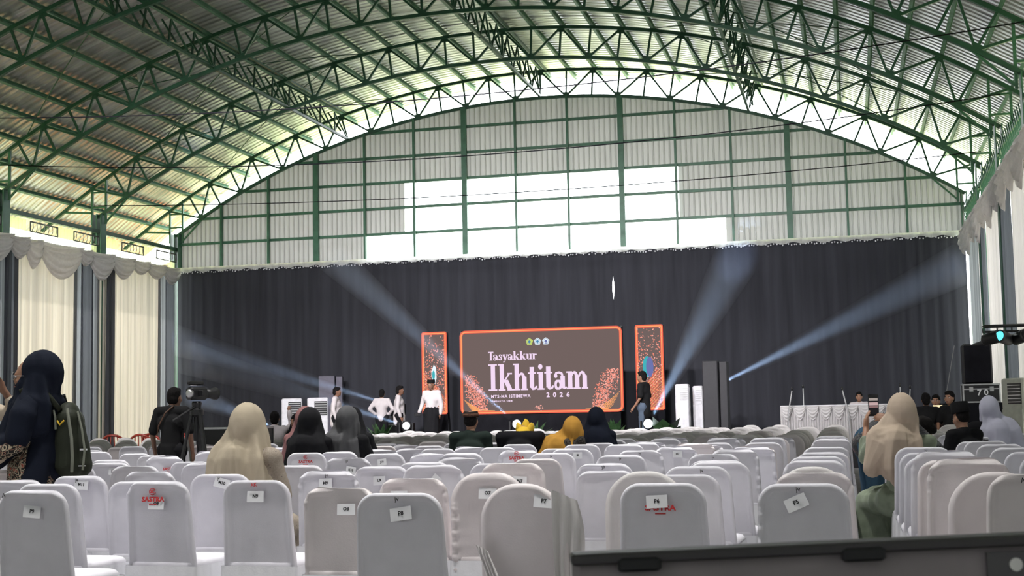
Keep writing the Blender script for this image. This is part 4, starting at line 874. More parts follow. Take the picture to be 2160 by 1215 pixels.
# ---------------------------------------------------------------- stage
SZ = .4
m_stage = mat('black_stage_carpet', (.016, .016, .018), .9, 0, .2, 5)
st = thing('stage_platform', 'low black carpeted stage platform in front of the black backdrop', 'stage', (0, 0, 0))
MB().box((-8.3, 31.3, SZ - .05), (13.4, 4.6, .1)).build('deck', m_stage, st)
o = drape('skirt', M['matte_black'], 'y', 28.98, -15.0, -1.6, .01, SZ - .02, .02, .14, 5, parent=st, nz=2)
MB().box((-8.3, 29.0, SZ - .02), (13.4, .03, .03)).build('edge_trim', M['steel'], st)
rs = thing('side_riser', 'low black riser carrying the white skirted table', 'stage', (0, 0, 0))
MB().box((-.25, 30.6, .385), (3.0, 3.4, .03)).box((-.25, 30.6, .185), (2.9, 3.3, .37)).build('deck', m_stage, rs)
# LED wall: main panel and two side banners
def led(name, label, x0, x1, z0, z1, y, r, seed):
    t = thing(name, label, 'led screen', ((x0 + x1) / 2, y, SZ))
    w, h = x1 - x0, z1 - z0; zc = (z0 + z1) / 2 - SZ
    MB().bevbox((0, .10, zc), (w, .16, h), .02).build('cabinet', M['black'], t)
    for x in (-w * .36, w * .36): MB().beam((x, .12, 0), (x, .12, zc), .06).beam((x, .12, .03), (x, .6, .03), .05).beam((x, .6, .03), (x, .14, zc), .04).build('stand', M['black'], t)
    MB().box((0, .06, (z0 - SZ) / 2), (w * .96, .04, z0 - SZ - .02)).build('plinth_cloth', M['matte_black'], t)
    def rr(k, n=8):
        X, Z, q = w / 2 - k, h / 2 - k, max(.01, r - k); P = []
        for cx, cz, a0 in ((X - q, Z - q, 0), (-X + q, Z - q, 90), (-X + q, -Z + q, 180), (X - q, -Z + q, 270)):
            for i in range(n + 1): a = R(a0 + 90 * i / n); P.append((cx + q * cos(a), cz + q * sin(a)))
        return P
    p = rr(.03); MB().add([(a, .016, zc + b) for a, b in p], [tuple(range(len(p)))[::-1]]).build('screen', M['led_bg'], t)
    for k0, k1, mm in ((.0, .028, 'led_red'), (.028, .05, 'led_orange'), (.05, .068, 'led_red')):
        a, b = rr(k0), rr(k1); n = len(a)
        MB().add([(q[0], .014, zc + q[1]) for q in a] + [(q[0], .014, zc + q[1]) for q in b], [(i, (i + 1) % n, n + (i + 1) % n, n + i)[::-1] for i in range(n)]).build('border', M[mm], t)
    return t, w, h, zc
M['led_bg'] = emis('led_background', (.17, .125, .118), 1.0); M['led_red'] = emis('led_red', (.90, .16, .10), 1.0); M['led_orange'] = emis('led_orange', (1.0, .42, .16), 1.0)
M['led_text'] = emis('led_text', (.92, .72, .92), 1.0); M['led_pink'] = emis('led_pink', (1.0, .45, .38), 1.0); M['led_dot'] = emis('led_dot', (.95, .28, .20), 1.0); M['led_white'] = emis('led_white', (.85, .95, 1), 1.0)
M['led_teal'] = emis('led_teal', (.06, .45, .50), 1.0); M['led_blue'] = emis('led_blue', (.16, .18, .42), 1.0); M['led_lime'] = emis('led_lime', (.68, .78, .12), 1.0); M['led_navy'] = emis('led_emblem_blue', (.08, .25, .45), 1.0)
def dots(t, pts, mm, y=.012):
    b = MB()
    for x, z, r in pts: b.add([(x + r * cos(2 * pi * k / 6), y, z + r * sin(2 * pi * k / 6)) for k in range(6)], [tuple(range(6))[::-1]])
    tag(b.build('particles', M[mm], t), kind='stuff')
def waves(t, curves, mm, y=.0115):
    b = MB()
    for pts, wd in curves:
        v = []; 
        for i, (x, z) in enumerate(pts):
            k = wd * (.4 + .6 * sin(pi * i / (len(pts) - 1))); v += [(x, y, z - k), (x, y, z + k)]
        b.add(v, [(2 * i, 2 * i + 2, 2 * i + 3, 2 * i + 1) for i in range(len(pts) - 1)])
    tag(b.build('light_waves', M[mm], t), kind='stuff')
rl = random.Random(5)
main, w, h, zc = led('led_screen', 'wide LED screen with brown background reading Tasyakkur Ikhtitam 2026', -8.98, -5.08, 1.24, 3.22, 31.0, .14, 1)
def fx(u): return (u - .5) * w
def fz(v): return zc + (.5 - v) * h
# hand-drawn bold serif lettering: broad-nib strokes, thick uprights and thin bars
def hull(P):
    P = sorted(set((round(a, 5), round(b, 5)) for a, b in P)); L = []
    for seq in (P, P[::-1]):
        q = []
        for p in seq:
            while len(q) > 1 and (q[-1][0] - q[-2][0]) * (p[1] - q[-2][1]) - (q[-1][1] - q[-2][1]) * (p[0] - q[-2][0]) <= 0: q.pop()
            q.append(p)
        L += q[:-1]
    return L
class Pen:
    def __init__(s): s.polys = []
    def stroke(s, pts, w, t=.05):
        for (a, b), (c, d) in zip(pts, pts[1:]):
            s.polys.append(hull([(p + dx * w / 2, q + dy * t / 2) for p, q in ((a, b), (c, d)) for dx in (-1, 1) for dy in (-1, 1)]))
    def rect(s, x0, y0, x1, y1): s.polys.append([(x0, y0), (x1, y0), (x1, y1), (x0, y1)])
    def ring(s, cx, cy, rx, ry, w, t, a0=0, a1=360): s.stroke([(cx + rx * cos(R(a0 + (a1 - a0) * i / 18)), cy + ry * sin(R(a0 + (a1 - a0) * i / 18))) for i in range(19)], w, t)
    def dot(s, cx, cy, r): s.polys.append([(cx + r * cos(2 * pi * k / 14), cy + r * sin(2 * pi * k / 14)) for k in range(14)])
def serif_text(txt):
    p = Pen(); x = 0; w = .195; xh = .66; t = .055
    def stem(a, y0, y1): p.rect(a, y0, a + w, y1)
    def foot(a, e=.06): p.rect(a - e, 0, a + w + e, t)
    def flag(a, y): p.rect(a - .07, y - t, a + .02, y)
    for ch in txt:
        if ch == 'I': p.rect(x, 0, x + .40, t); p.rect(x, 1 - t, x + .40, 1); stem(x + .115, 0, 1); x += .46
        elif ch == 'T': stem(x + .2, 0, 1); p.rect(x, 1 - t * 1.6, x + .57, 1); p.rect(x, .82, x + .06, 1); p.rect(x + .51, .82, x + .57, 1); foot(x + .2); x += .52
        elif ch == 'k': stem(x + .06, 0, 1); flag(x + .06, 1); foot(x + .06); p.stroke([(x + .2, .28), (x + .5, xh - .02)], .05, .04); p.rect(x + .40, xh - t, x + .62, xh); p.stroke([(x + .34, .38), (x + .52, .03)], w, .04); p.rect(x + .40, 0, x + .68, t); x += .68
        elif ch == 'h': stem(x + .06, 0, 1); flag(x + .06, 1); foot(x + .06); p.stroke([(x + .2, .46), (x + .28, .58), (x + .38, .635), (x + .46, .58)], .06, .06); p.stroke([(x + .43, .57), (x + .485, .48)], .12, .05); stem(x + .40, 0, .5); foot(x + .40); x += .66
        elif ch == 't': stem(x + .08, .08, .86); p.polys.append([(x + .08, xh), (x + .25, xh), (x + .25, .86)]); p.rect(x, xh - t, x + .36, xh); p.stroke([(x + .165, .1), (x + .22, .03), (x + .32, .05), (x + .38, .12)], .07, .06); x += .42
        elif ch == 'i': stem(x + .06, 0, xh); flag(x + .06, xh); foot(x + .06); p.dot(x + .145, .86, .1); x += .32
        elif ch == 'a': stem(x + .30, .04, .5); p.stroke([(x + .05, .5), (x + .12, .61), (x + .24, .635), (x + .36, .58), (x + .39, .48)], .08, .06); p.dot(x + .09, .50, .075); p.ring(x + .19, .17, .115, .16, .10, .05); p.stroke([(x + .4, .08), (x + .47, .03), (x + .55, .07)], .06, .05); x += .57
        elif ch == 'm':
            stem(x + .06, 0, xh); flag(x + .06, xh); foot(x + .06)
            for q in (.34, .68): p.stroke([(x + q - .14, .46), (x + q - .07, .58), (x + q + .02, .635), (x + q + .1, .58)], .06, .06); p.stroke([(x + q + .07, .57), (x + q + .12, .48)], .12, .05); stem(x + q + .03, 0, .5); foot(x + q + .03, .05)
            x += .99
        elif ch == 's': p.stroke([(x + .36, .46), (x + .30, .6), (x + .19, .635), (x + .10, .56), (x + .13, .44), (x + .28, .3), (x + .34, .17), (x + .24, .03), (x + .12, .04), (x + .04, .18)], .10, .06); x += .46
        elif ch == 'y': p.stroke([(x + .08, xh - .04), (x + .27, .05)], w * .9, .04); p.stroke([(x + .46, xh - .04), (x + .2, -.2), (x + .08, -.24)], .06, .05); p.rect(x, xh - t, x + .24, xh); p.rect(x + .36, xh - t, x + .54, xh); p.dot(x + .08, -.2, .06); x += .52
        elif ch == 'u': stem(x + .06, .12, xh); flag(x + .06, xh); p.stroke([(x + .145, .14), (x + .22, .035), (x + .34, .06), (x + .42, .16)], .08, .06); stem(x + .38, 0, xh); flag(x + .38, xh); p.rect(x + .5, 0, x + .6, t); x += .64
        elif ch == 'r': stem(x + .06, 0, xh); flag(x + .06, xh); foot(x + .06); p.stroke([(x + .2, .42), (x + .28, .58), (x + .38, .62)], .06, .06); p.dot(x + .40, .56, .085); x += .50
    return p.polys, x
def put_serif(txt, u0, u1, v_base, cap, mm, name):
    polys, W_ = serif_text(txt); sx = (u1 - u0) * w / W_; sz = cap * h; b = MB()
    for q in polys: b.add([(fx(u0) + x * sx, .010, fz(v_base) + z * sz) for x, z in q], [tuple(range(len(q)))])
    return b.build(name, M[mm], main)
put_serif('Tasyakkur', .178, .482, .365, .105, 'led_text', 'title_line')
put_serif('Ikhtitam', .178, .795, .725, .315, 'led_text', 'title_line')
def ledtext(s, u, v, size, sp=1, bold=.004, sx=1):
    return tex('caption', s, size, M['led_text'], main, (fx(u), .010, fz(v)), (pi / 2, 0, 0), bold, sx, 0, sp, 'LEFT')
ledtext('MTS-MA ISTIMEWA', .192, .795, .098, 1.18, .003, 1.0); ledtext('AMANATUL UMMI', .198, .85, .058, 1.1, .001, 1.0); ledtext('2  0  2  6', .535, .79, .15, 1.0, .006, 1.0)
for i, (u, c1, c2) in enumerate(((.437, 'led_lime', 'led_navy'), (.487, 'led_white', 'led_navy'), (.538, 'led_white', 'led_blue'))):
    pent = lambda r_, y: [(fx(u) + r_ * cos(R(90 + 72 * k)), y, fz(.155) + r_ * sin(R(90 + 72 * k))) for k in range(5)]
    e = MB().add(pent(.092, .0105), [(4, 3, 2, 1, 0)]).build('emblem', M[c1], main)
    b = MB(); a = pent(.075, .0095); c_ = pent(.066, .0095); b.add(a + c_, [(k, (k + 1) % 5, 5 + (k + 1) % 5, 5 + k) for k in range(5)]); b.add([(fx(u) + .034 * cos(R(30 * k)), .0095, fz(.155) + .034 * sin(R(30 * k))) for k in range(12)], [tuple(range(12))]); b.box((fx(u), .009, fz(.155) - .045), (.05, .001, .012)); b.build('emblem_mark', M[c2], e)
def cloud(n, fn): return [fn() for _ in range(n)]
def pl():
    while True:
        u, v = rl.uniform(.03, .17), rl.uniform(.53, .95)
        d = abs(u - (.05 + .10 * max(0, (v - .6) / .35))) / .075 + max(0, .62 - v) * 4
        if rl.random() > d: return (fx(u), fz(v), rl.uniform(.006, .016))
def pr():
    while True:
        u, v = rl.uniform(.81, .975), rl.uniform(.5, .95)
        d = abs(u - (.95 - .11 * max(0, (v - .52) / .4))) / .075
        if rl.random() > d: return (fx(u), fz(v), rl.uniform(.006, .016))
for q, (fn, n) in enumerate(((pl, 480), (pr, 480))): dots(main, cloud(n, fn), 'led_dot'); dots(main, cloud(n // 2, fn), 'led_pink', .011)
dots(main, [(fx(.485 + rl.gauss(0, .012)), fz(.935 + rl.gauss(0, .012)), rl.uniform(.006, .014)) for _ in range(40)], 'led_pink')
waves(main, [([(fx(.02 + .008 * i + .14 * q / 14), fz(min(.96, .82 + .022 * i + .13 * sin(q / 14 * pi / 2)))) for q in range(15)], .012) for i in range(8)], 'led_orange')
waves(main, [([(fx(.98 - .008 * i - .17 * q / 14), fz(min(.96, .76 + .03 * i + .19 * sin(q / 14 * pi / 2)))) for q in range(15)], .012) for i in range(6)], 'led_orange')
def side_banner(x0, x1, label, flip):
    t, w2, h2, z2 = led('led_banner', label, x0, x1, 1.26, 3.22, 31.0, .05, 2)
    def pp():
        while True:
            a, b = rl.uniform(-.44, .44) * w2, rl.random()
            if rl.random() < (.12 + b * 1.2) * (1 if b < .72 else .5): return (a, z2 + (.47 - .94 * b) * h2, rl.uniform(.006, .017))
    dots(t, cloud(360, pp), 'led_dot'); dots(t, cloud(190, pp), 'led_pink', .011)
    cv = []
    for i in range(30):
        y0 = .48 + .019 * i; cv.append(([(flip * (-.46 + .92 * q / 12) * w2, z2 + (.5 - min(.985, y0 + .36 * (q / 12) ** 1.2)) * h2) for q in range(13)], .011))
    waves(t, cv[::2], 'led_red'); waves(t, cv[1::2], 'led_orange')
    return t, w2, h2, z2
lb, w2, h2, z2 = side_banner(-9.93, -9.30, 'narrow LED banner with white badge, beside the man in white shirt', 1)
e = MB().add([(-.02 + .085 * a, .009, z2 - .05 + .25 * b) for a, b in ((.1, 1), (.75, .7), (.85, -.3), (.25, -1), (-.5, -.55), (-.65, .35))], [(5, 4, 3, 2, 1, 0)]).build('badge', M['led_white'], lb)
MB().add([(-.02 + .035 * cos(R(30 * k)), .008, z2 - .05 + .11 * sin(R(30 * k))) for k in range(12)], [tuple(range(12))[::-1]]).build('badge_mark', M['led_teal'], e)
rb, w2, h2, z2 = side_banner(-4.78, -4.13, 'narrow LED banner with teal coin, beside the man in black shirt', -1)
e = MB().add([(-.06 + .10 * cos(R(15 * k)), .0095, z2 + .02 + .24 * sin(R(15 * k))) for k in range(24)], [tuple(range(24))[::-1]]).build('badge', M['led_teal'], rb)
MB().add([(.0 + .085 * cos(R(15 * k)), .0085, z2 + .01 + .235 * sin(R(15 * k))) for k in range(24)], [tuple(range(24))[::-1]]).build('badge_mark', M['led_blue'], e)
# ---------------------------------------------------------------- stage lamps and their beams in the haze
M['lens'] = emis('lamp_lens', (.86, .97, 1), 9)
def haze():
    m, t, b, o = nt('beam_haze'); t.nodes.remove(b); s = t.nodes.new('ShaderNodeVolumeScatter'); s.inputs['Color'].default_value = (.9, .95, 1, 1); s.inputs['Density'].default_value = .11; s.inputs['Anisotropy'].default_value = .1; t.links.new(s.outputs[0], o.inputs['Volume']); return m
M['haze'] = haze()
def moving_head(x, y, z, to, r1, power, label, face=None, blob=.10):
    t = thing('stage_lamp', label, 'stage lamp', (x, y, z - .34), 0, 'moving stage lamps')
    MB().bevbox((0, 0, .06), (.30, .26, .12), .02).build('base', M['black'], t)
    MB().box((-.16, 0, .26), (.035, .12, .30)).box((.16, 0, .26), (.035, .12, .30)).box((0, 0, .135), (.34, .12, .03)).build('yoke', M['black'], t)
    d = (V(to) - V((x, y, z))).normalized(); fdir = V(face).normalized() if face else d
    rot = fdir.to_track_quat('Z', 'Y').to_matrix()
    b = MB(); b.loft([[V((0, 0, .34)) + rot @ V((r_ * cos(2 * pi * k / 16), r_ * sin(2 * pi * k / 16), q)) for k in range(16)] for q, r_ in ((-.16, .06), (-.13, .10), (.02, .115), (.09, .12), (.09, .095))]); b.build('head', M['black'], t, True)
    ln = MB(); ln.ell(V((0, 0, .34)) + fdir * .085, (blob, blob, .05), rot, 16, 8); ln.build('lens', M['lens'], t, True)
    L = (V(to) - V((x, y, z))).length; org = V((x, y, z)) + d * .26
    ang = 2 * math.atan(r1 / L)
    l = lamp('beam_light', 'SPOT', power, org, d, (.50, .68, 1), spot_size=ang * 1.15, spot_blend=1, shadow_soft_size=.03)
    bm = MB(); rq = d.to_track_quat('Z', 'Y').to_matrix(); o0 = V((x, y, z)) + d * .22
    bm.loft([[o0 + rq @ V(((.06 + (r1 * 1.12 - .05) * q) * cos(2 * pi * k / 20), (.06 + (r1 * 1.12 - .05) * q) * sin(2 * pi * k / 20), q * L)) for k in range(20)] for q in (0, .25, .5, .75, 1)])
    o = bm.build('light_shaft', M['haze']); tag(o, 'hazy pale blue light beam from the ' + label, 'light beam', 'light beams in the haze')
    o['label'] = ('pale blue hazy beam from ' + label)[:90]
    return t
moving_head(-7.26, 29.6, SZ + .60, (-12.0, 30.85, 5.0), .36, 2300, 'bright lamp below the wide LED screen', (.1, -1, .1), .095)
moving_head(-4.32, 29.6, SZ + .56, (-2.75, 33.8, 4.75), .50, 1900, 'bright lamp below the teal coin banner', (.1, -1, .1), .10)
moving_head(-10.05, 30.2, SZ + .60, (-17.45, 33.9, 2.9), .42, 2200, 'bright lamp at the stage edge by plants', (.15, -1, .1), .085)
moving_head(-11.0, 32.4, SZ + 1.06, (-17.8, 33.95, 3.38), .38, 1900, 'bright lamp on a box behind the white-shirted men', (.1, -1, .0), .085)
moving_head(-3.10, 32.0, SZ + 1.38, (2.5, 33.7, 4.5), .45, 2300, 'lamp behind the dark tower by white cabinets')
moving_head(-13.2, 30.0, SZ + .6, (-17.2, 33.9, 1.85), .30, 1600, 'lamp near the seated group on the stage side')
box = thing('lamp_box', 'black flight box under the lamp behind the white-shirted men', 'box', (-11.0, 32.4, SZ)); MB().bevbox((0, 0, .35), (.5, .4, .70), .02).build('body', M['black'], box); MB().box((0, -.205, .62), (.5, .01, .02)).build('edge', M['steel'], box)
box = thing('lamp_box', 'tall black box under the lamp behind the dark tower', 'box', (-3.1, 32.0, SZ)); MB().bevbox((0, 0, .52), (.45, .4, 1.04), .02).build('body', M['black'], box); MB().box((0, -.205, .96), (.45, .01, .02)).build('edge', M['steel'], box)
b3 = [(-7.26, 29.6), (-4.32, 29.6), (-10.05, 30.2), (-13.2, 30.0)]
for i, (x, y) in enumerate(b3):
    hgt = [.26, .22, .26, .26][i]
    tag(MB().bevbox((x, y, SZ + hgt / 2), (.42, .36, hgt), .02).build('lamp_plinth', M['black']), ['small black plinth under the lamp below the wide screen', 'small black plinth under the lamp below the coin banner', 'small black plinth under the stage edge lamp', 'small black plinth under the lamp near the seated group'][i], 'plinth')
# ---------------------------------------------------------------- towers, air conditioners, cases
gloss = mat('glossy_dark_panel', (.15, .14, .18), .25, .3)
def tower(x, y, label, m_, w_=.42):
    t = thing('tower_panel', label, 'tower', (x, y, SZ), R(-8 if x > -8 else 10))
    MB().bevbox((0, .1, .96), (w_, .30, 1.92), .015).build('cabinet', m_, t); MB().bevbox((w_ / 2 + .10, .16, .95), (.17, .22, 1.90), .012).build('side_column', m_, t); MB().bevbox((0, .1, .03), (w_ + .1, .4, .06), .01).build('foot', M['black'], t)
tower(-13.3, 33.4, 'tall glossy grey-violet tower beside the white air conditioners', gloss); tower(-3.00, 30.2, 'tall matt black tower beside the white cabinets', mat('matt_dark_panel', (.035, .034, .04), .6), .34)
def aircon(x, y, z, rz, label, m_=None, wd=.50, ht=1.72, vent=True):
    t = thing('air_conditioner', label, 'air conditioner', (x, y, z), R(rz), 'floor standing air conditioners'); m_ = m_ or M['white_plastic']
    MB().bevbox((0, .16, ht / 2), (wd, .32, ht), .025).build('cabinet', m_, t); MB().bevbox((0, .0, ht * .36), (wd * .94, .02, ht * .68), .006).build('lower_panel', m_, t)
    fr = MB().box((wd * .14, -.004, ht * .85), (wd * .62, .012, ht * .2)).build('vent', M['black'] if vent else m_, t)
    for k in range(6): MB().box((wd * .14, -.014, ht * .77 + k * ht * .032), (wd * .58, .012, .012)).build('louver', M['steel'], fr)
aircon(-13.43, 31.4, SZ - .4, 22, 'white floor air conditioner farther from the glossy tower'); aircon(-12.62, 31.1, SZ - .4, 24, 'white floor air conditioner in front of the glossy tower')
aircon(-3.62, 30.0, SZ, 0, 'white floor air conditioner, nearer of two by the black tower', None, .30, 1.42, False); aircon(-3.33, 30.5, SZ, 0, 'white floor air conditioner, farther of two by the black tower', None, .22, 1.38, False)
aircon(2.50, 23.2, 0, -60, 'pale grey-green air conditioner by the rose white curtains', mat('pale_green_plastic', (.56, .58, .50), .45), .55, 1.66)
def case(x, y, z, w_, d, h_, rz, label, latch=True):
    t = thing('flight_case', label, 'flight case', (x, y, z), R(rz)); MB().bevbox((0, 0, h_ / 2), (w_, d, h_), .01).build('body', M['black'], t)
    e = MB(); s = .028
    for a in (-1, 1):
        for c in (-1, 1): e.beam((a * w_ / 2, c * d / 2, 0), (a * w_ / 2, c * d / 2, h_), s)
        for zz in (s / 2, h_ - s / 2): e.beam((-w_ / 2, a * d / 2, zz), (w_ / 2, a * d / 2, zz), s).beam((a * w_ / 2, -d / 2, zz), (a * w_ / 2, d / 2, zz), s)
    e.beam((-w_ / 2, -d / 2, h_ * .72), (w_ / 2, -d / 2, h_ * .72), .02); e.build('edge_rails', M['steel'], t)
    for a in (-.28, .28): MB().box((a * w_, -d / 2 - .012, h_ * .72), (.07, .02, .09)).build('latch', M['steel'], t)
    return t
case(-8.72, 18.3, 0, .95, .6, 1.13, 4, 'black flight case with pale edges near the video tripod')
mr = thing('mixer_riser', 'black cloth covered riser under the loudspeaker by the rose white curtains', 'riser', (2.1, 27.6, 0)); MB().box((.05, 0, .64), (1.2, 1.0, 1.28)).build('body', M['matte_black'], mr)
c7 = case(2.40, 27.5, 1.28, .66, .5, .36, 0, 'black flight case numbered 7 0 carrying the loudspeaker')
tex('number', '7 0', .16, M['paper'], c7, (0.02, -.258, .19), (pi / 2, 0, 0), .004)
sp = thing('loudspeaker', 'tall black loudspeaker standing on the flight case', 'loudspeaker', (2.36, 27.55, 1.64)); MB().bevbox((0, 0, .38), (.54, .44, .76), .03).build('cabinet', M['black'], sp); MB().bevbox((0, -.225, .38), (.48, .015, .70), .006).build('grille', M['matte_black'], sp)
MB().lathe([(.17, 0), (.13, .03), (.05, .05), (.05, .06)], 16).build('top_horn', M['black'], sp, True, (0.12, -.05, .76))
M['grille_grey'] = mat('grey_rope', (.25, .25, .25), .8)
M['table_cloth'] = mat('white_table_cloth', (.62, .60, .60), .6, 0, .05, 8)
# black sloping cloth and post of the operator corner
tag(MB().tube([(1.95, 27.3, 2.38), (1.72, 27.2, 1.3)], .007, 5).build('guy_rope', M['grille_grey']), 'pale rope from the loudspeaker top down to the riser', 'rope')
pb = thing('par_rack', 'dark bar of stage lights in front of the rose white curtains', 'light bar', (2.42, 20.9, 0))
MB().tube([(-.5, 0, 2.38), (.45, 0, 2.38)], .025, 8).tube([(-.5, .0, 2.30), (.45, 0, 2.30)], .015, 8).build('bar', M['black'], pb)
MB().tube([(.12, 0, 0), (.12, 0, 2.38)], .028, 8).tube([(.12, 0, .5), (.42, .2, 0)], .018, 6).tube([(.12, 0, .5), (-.2, .2, 0)], .018, 6).tube([(.12, 0, .5), (.12, -.35, 0)], .018, 6).build('stand', M['black'], pb)
for i, x in enumerate((-.42, -.22, -.02, .2, .38)):
    c = MB().lathe([(.05, -.13), (.085, -.10), (.095, .10), (.095, .13), (.08, .13), (.05, .09)], 14); q = c.build('par_can', M['black'], pb, True, (x, -.02, 2.20), (R(75), R((-30, 20, -15, 25, 10)[i]), R((70, -50, 40, -30, 60)[i]))); MB().tube([(-.1, 0, .1), (-.11, 0, .2), (.11, 0, .2), (.1, 0, .1)], .01, 5).build('bracket', M['black'], pb, False, (x, 0, 2.18))
    if i == 1: MB().disc((0, 0, .12), .07, (0, 0, 1)).build('lit_lens', emis('cyan_lens', (.1, .8, 1), 2.0), q)
cs = thing('loudspeaker', 'narrow black loudspeaker on a pole at the cream curtain edge of the view', 'loudspeaker', (-6.50, 9.9, 0)); MB().bevbox((0, 0, 1.42), (.17, .2, .40), .02).build('cabinet', M['black'], cs); MB().tube([(0, 0, .02), (0, 0, 1.25)], .02, 8).build('pole', M['black'], cs); MB().lathe([(.2, 0), (.2, .02), (.03, .05)], 16).build('foot', M['black'], cs)
# ---------------------------------------------------------------- table with white swagged skirt, microphones
tb = thing('skirted_table', 'long white table with swagged pleated skirt by the black backdrop', 'table', (-.27, 29.5, SZ))
MB().bevbox((0, .3, .885), (2.42, .64, .03), .01).build('top', M['skirt'], tb)
for i in range(9):
    x0 = -1.21 + 2.42 * i / 9
    def pl_(u, v, x0=x0): return (x0 + .266 * u, -.03 + .024 * sin(u * 2 * pi * 5) * (.4 + v) - .01 * v, .88 - .86 * v)
    MB().grid(pl_, 48, 6).build('skirt_panel', M['table_cloth'], tb, True)
    def sg(u, v, x0=x0): k = 4 * u * (1 - u); return (x0 + .266 * u, -.05 - .035 * k * sin(pi * v) - .014 * sin(v * 26), .885 - v * (.06 + .24 * k))
    MB().grid(sg, 12, 16).build('skirt_swag', M['table_cloth'], tb, True)
def mic(x, y, z, lean, hgt, label):
    t = thing('microphone_stand', label, 'microphone stand', (x, y, z), 0, 'microphone stands by the white table')
    MB().lathe([(.12, 0), (.12, .015), (.02, .03)], 16).build('base', M['black'], t); MB().tube([(0, 0, .02), (lean * .2, 0, hgt * .6), (lean, 0, hgt)], .014, 6).build('pole', M['steel'], t); MB().ell((lean * 1.03, 0, hgt + .03), (.025, .025, .045)).build('microphone', M['black'], t, True)
for x, l, hg in ((-1.33, .12, 1.22), (-.05, -.13, 1.20), (1.02, .0, 1.26), (-1.02, .0, 1.28), (1.12, .06, 1.2)): mic(x, 29.25 if abs(l) > .05 else 30.4, SZ, l, hg, 'thin microphone stand by the white skirted table, %s' % {-1.33: 'leaning at the end towards the stage', -.05: 'leaning at mid table', 1.02: 'upright at the end by the mixing men', -1.02: 'upright behind the table', 1.12: 'leaning at the end by the mixing men'}[x])
# ---------------------------------------------------------------- plants
M['leaf'] = mat('dark_leaf', (.035, .085, .03), .5, 0, .4, 10)
def plant(x, y, z, s, label, n=46, broad=1):
    t = thing('potted_plant', label, 'plant', (x, y, z), 0, 'potted plants along the stage'); MB().lathe([(.10, 0), (.14, .2), (.15, .22), (.13, .22), (.12, .18)], 16).build('pot', M['black'], t)
    b = MB(); rr_ = random.Random(int(x * 100))
    for _ in range(n):
        a = rr_.random() * 2 * pi; el = rr_.uniform(.2, 1.35); L = s * rr_.uniform(.5, 1); d = V((cos(a) * cos(el), sin(a) * cos(el), sin(el))); p0 = V((0, 0, .2)); sd = V((-sin(a), cos(a), 0)) * .05 * broad * s / .5
        p1 = p0 + d * L * .55; p2 = p0 + d * L + V((0, 0, -.12 * L)); b.add([p0 - sd * .2, p0 + sd * .2, p1 + sd, p1 - sd, p2], [(0, 1, 2, 3), (3, 2, 4)])
    tag(b.build('foliage', M['leaf'], t), kind='stuff')
plant(-12.0, 29.3, SZ, .6, 'leafy plant below the glossy tower'); plant(-10.45, 29.5, SZ, .65, 'leafy plant beside the stage edge lamp'); plant(-6.85, 29.4, SZ, .7, 'leafy plant below the wide LED screen'); plant(-5.05, 29.5, SZ, .65, 'leafy plant between screen and coin banner'); plant(-3.95, 29.4, SZ, .7, 'broad-leaved plant by the white cabinets', 9, 3.2)
for x, y, s_, l in ((-11.2, 29.6, .9, 'low black monitor speaker at stage edge by plants'), (-8.8, 29.4, .8, 'low black monitor speaker below the white-badge banner'), (-6.0, 29.4, .8, 'low black monitor speaker below the wide screen')):
    t = thing('monitor_speaker', l, 'loudspeaker', (x, y, SZ)); MB().loft([[(a * .3, b, c) for b, c in ((-.2, 0), (.2, 0), (.2, .12), (.0, .36), (-.2, .26))] for a in (-1, 1)]).build('cabinet', M['black'], t); MB().box((0, -.205, .13), (.5, .01, .2)).build('grille', M['matte_black'], t)
# ---------------------------------------------------------------- video camera on a tripod
vc = thing('camera_tripod', 'black video tripod beside the man in the black T-shirt', 'tripod', (-7.44, 14.6, 0))
for a in (100, 215, 330):
    c, s_ = cos(R(a)), sin(R(a)); lg = MB(); lg.tube([(.06 * c, .06 * s_, 1.30), (.19 * c, .19 * s_, .70)], .022, 8).tube([(.06 * c - .03 * s_, .06 * s_ + .03 * c, 1.30), (.19 * c - .03 * s_, .19 * s_ + .03 * c, .70)], .012, 6).tube([(.18 * c, .18 * s_, .76), (.33 * c, .33 * s_, .02)], .016, 8); lg.build('leg', M['black'], vc)
MB().lathe([(.03, 1.0), (.035, 1.28), (.08, 1.30), (.08, 1.36), (.05, 1.38), (.06, 1.44), (.05, 1.46)], 16).build('head', M['black'], vc); MB().tube([(0, -.05, 1.40), (-.12, -.35, 1.24)], .012, 6).build('pan_handle', M['black'], vc)
for zz in (.72,): MB().tube([(.18 * cos(R(a)), .18 * sin(R(a)), zz) for a in (100, 215, 330, 100)], .01, 5).build('spreader', M['steel'], vc)
vcam = thing('video_camera', 'video camera mounted on the tripod', 'video camera', (-7.44, 14.6, 1.46), R(-20))
MB().bevbox((0, .0, .09), (.12, .26, .15), .02).build('body', M['black'], vcam); MB().lathe([(.05, .13), (.055, .2), (.07, .26), (.075, .3), (.06, .3)], 16).build('lens', M['black'], vcam, True, (0, 0, .09), (R(-90), 0, 0)); MB().bevbox((0, -.02, .215), (.05, .24, .05), .012).build('handle', M['black'], vcam); MB().bevbox((-.10, .06, .21), (.13, .05, .055), .01).build('microphone', M['white_plastic'], vcam); MB().lathe([(.045, -.02), (.05, .02), (.03, .04)], 14).build('viewfinder', M['steel'], vcam, True, (.03, -.13, .09), (R(90), 0, 0)); MB().bevbox((.09, -.02, .09), (.08, .02, .07), .006).build('flip_screen', M['black'], vcam)
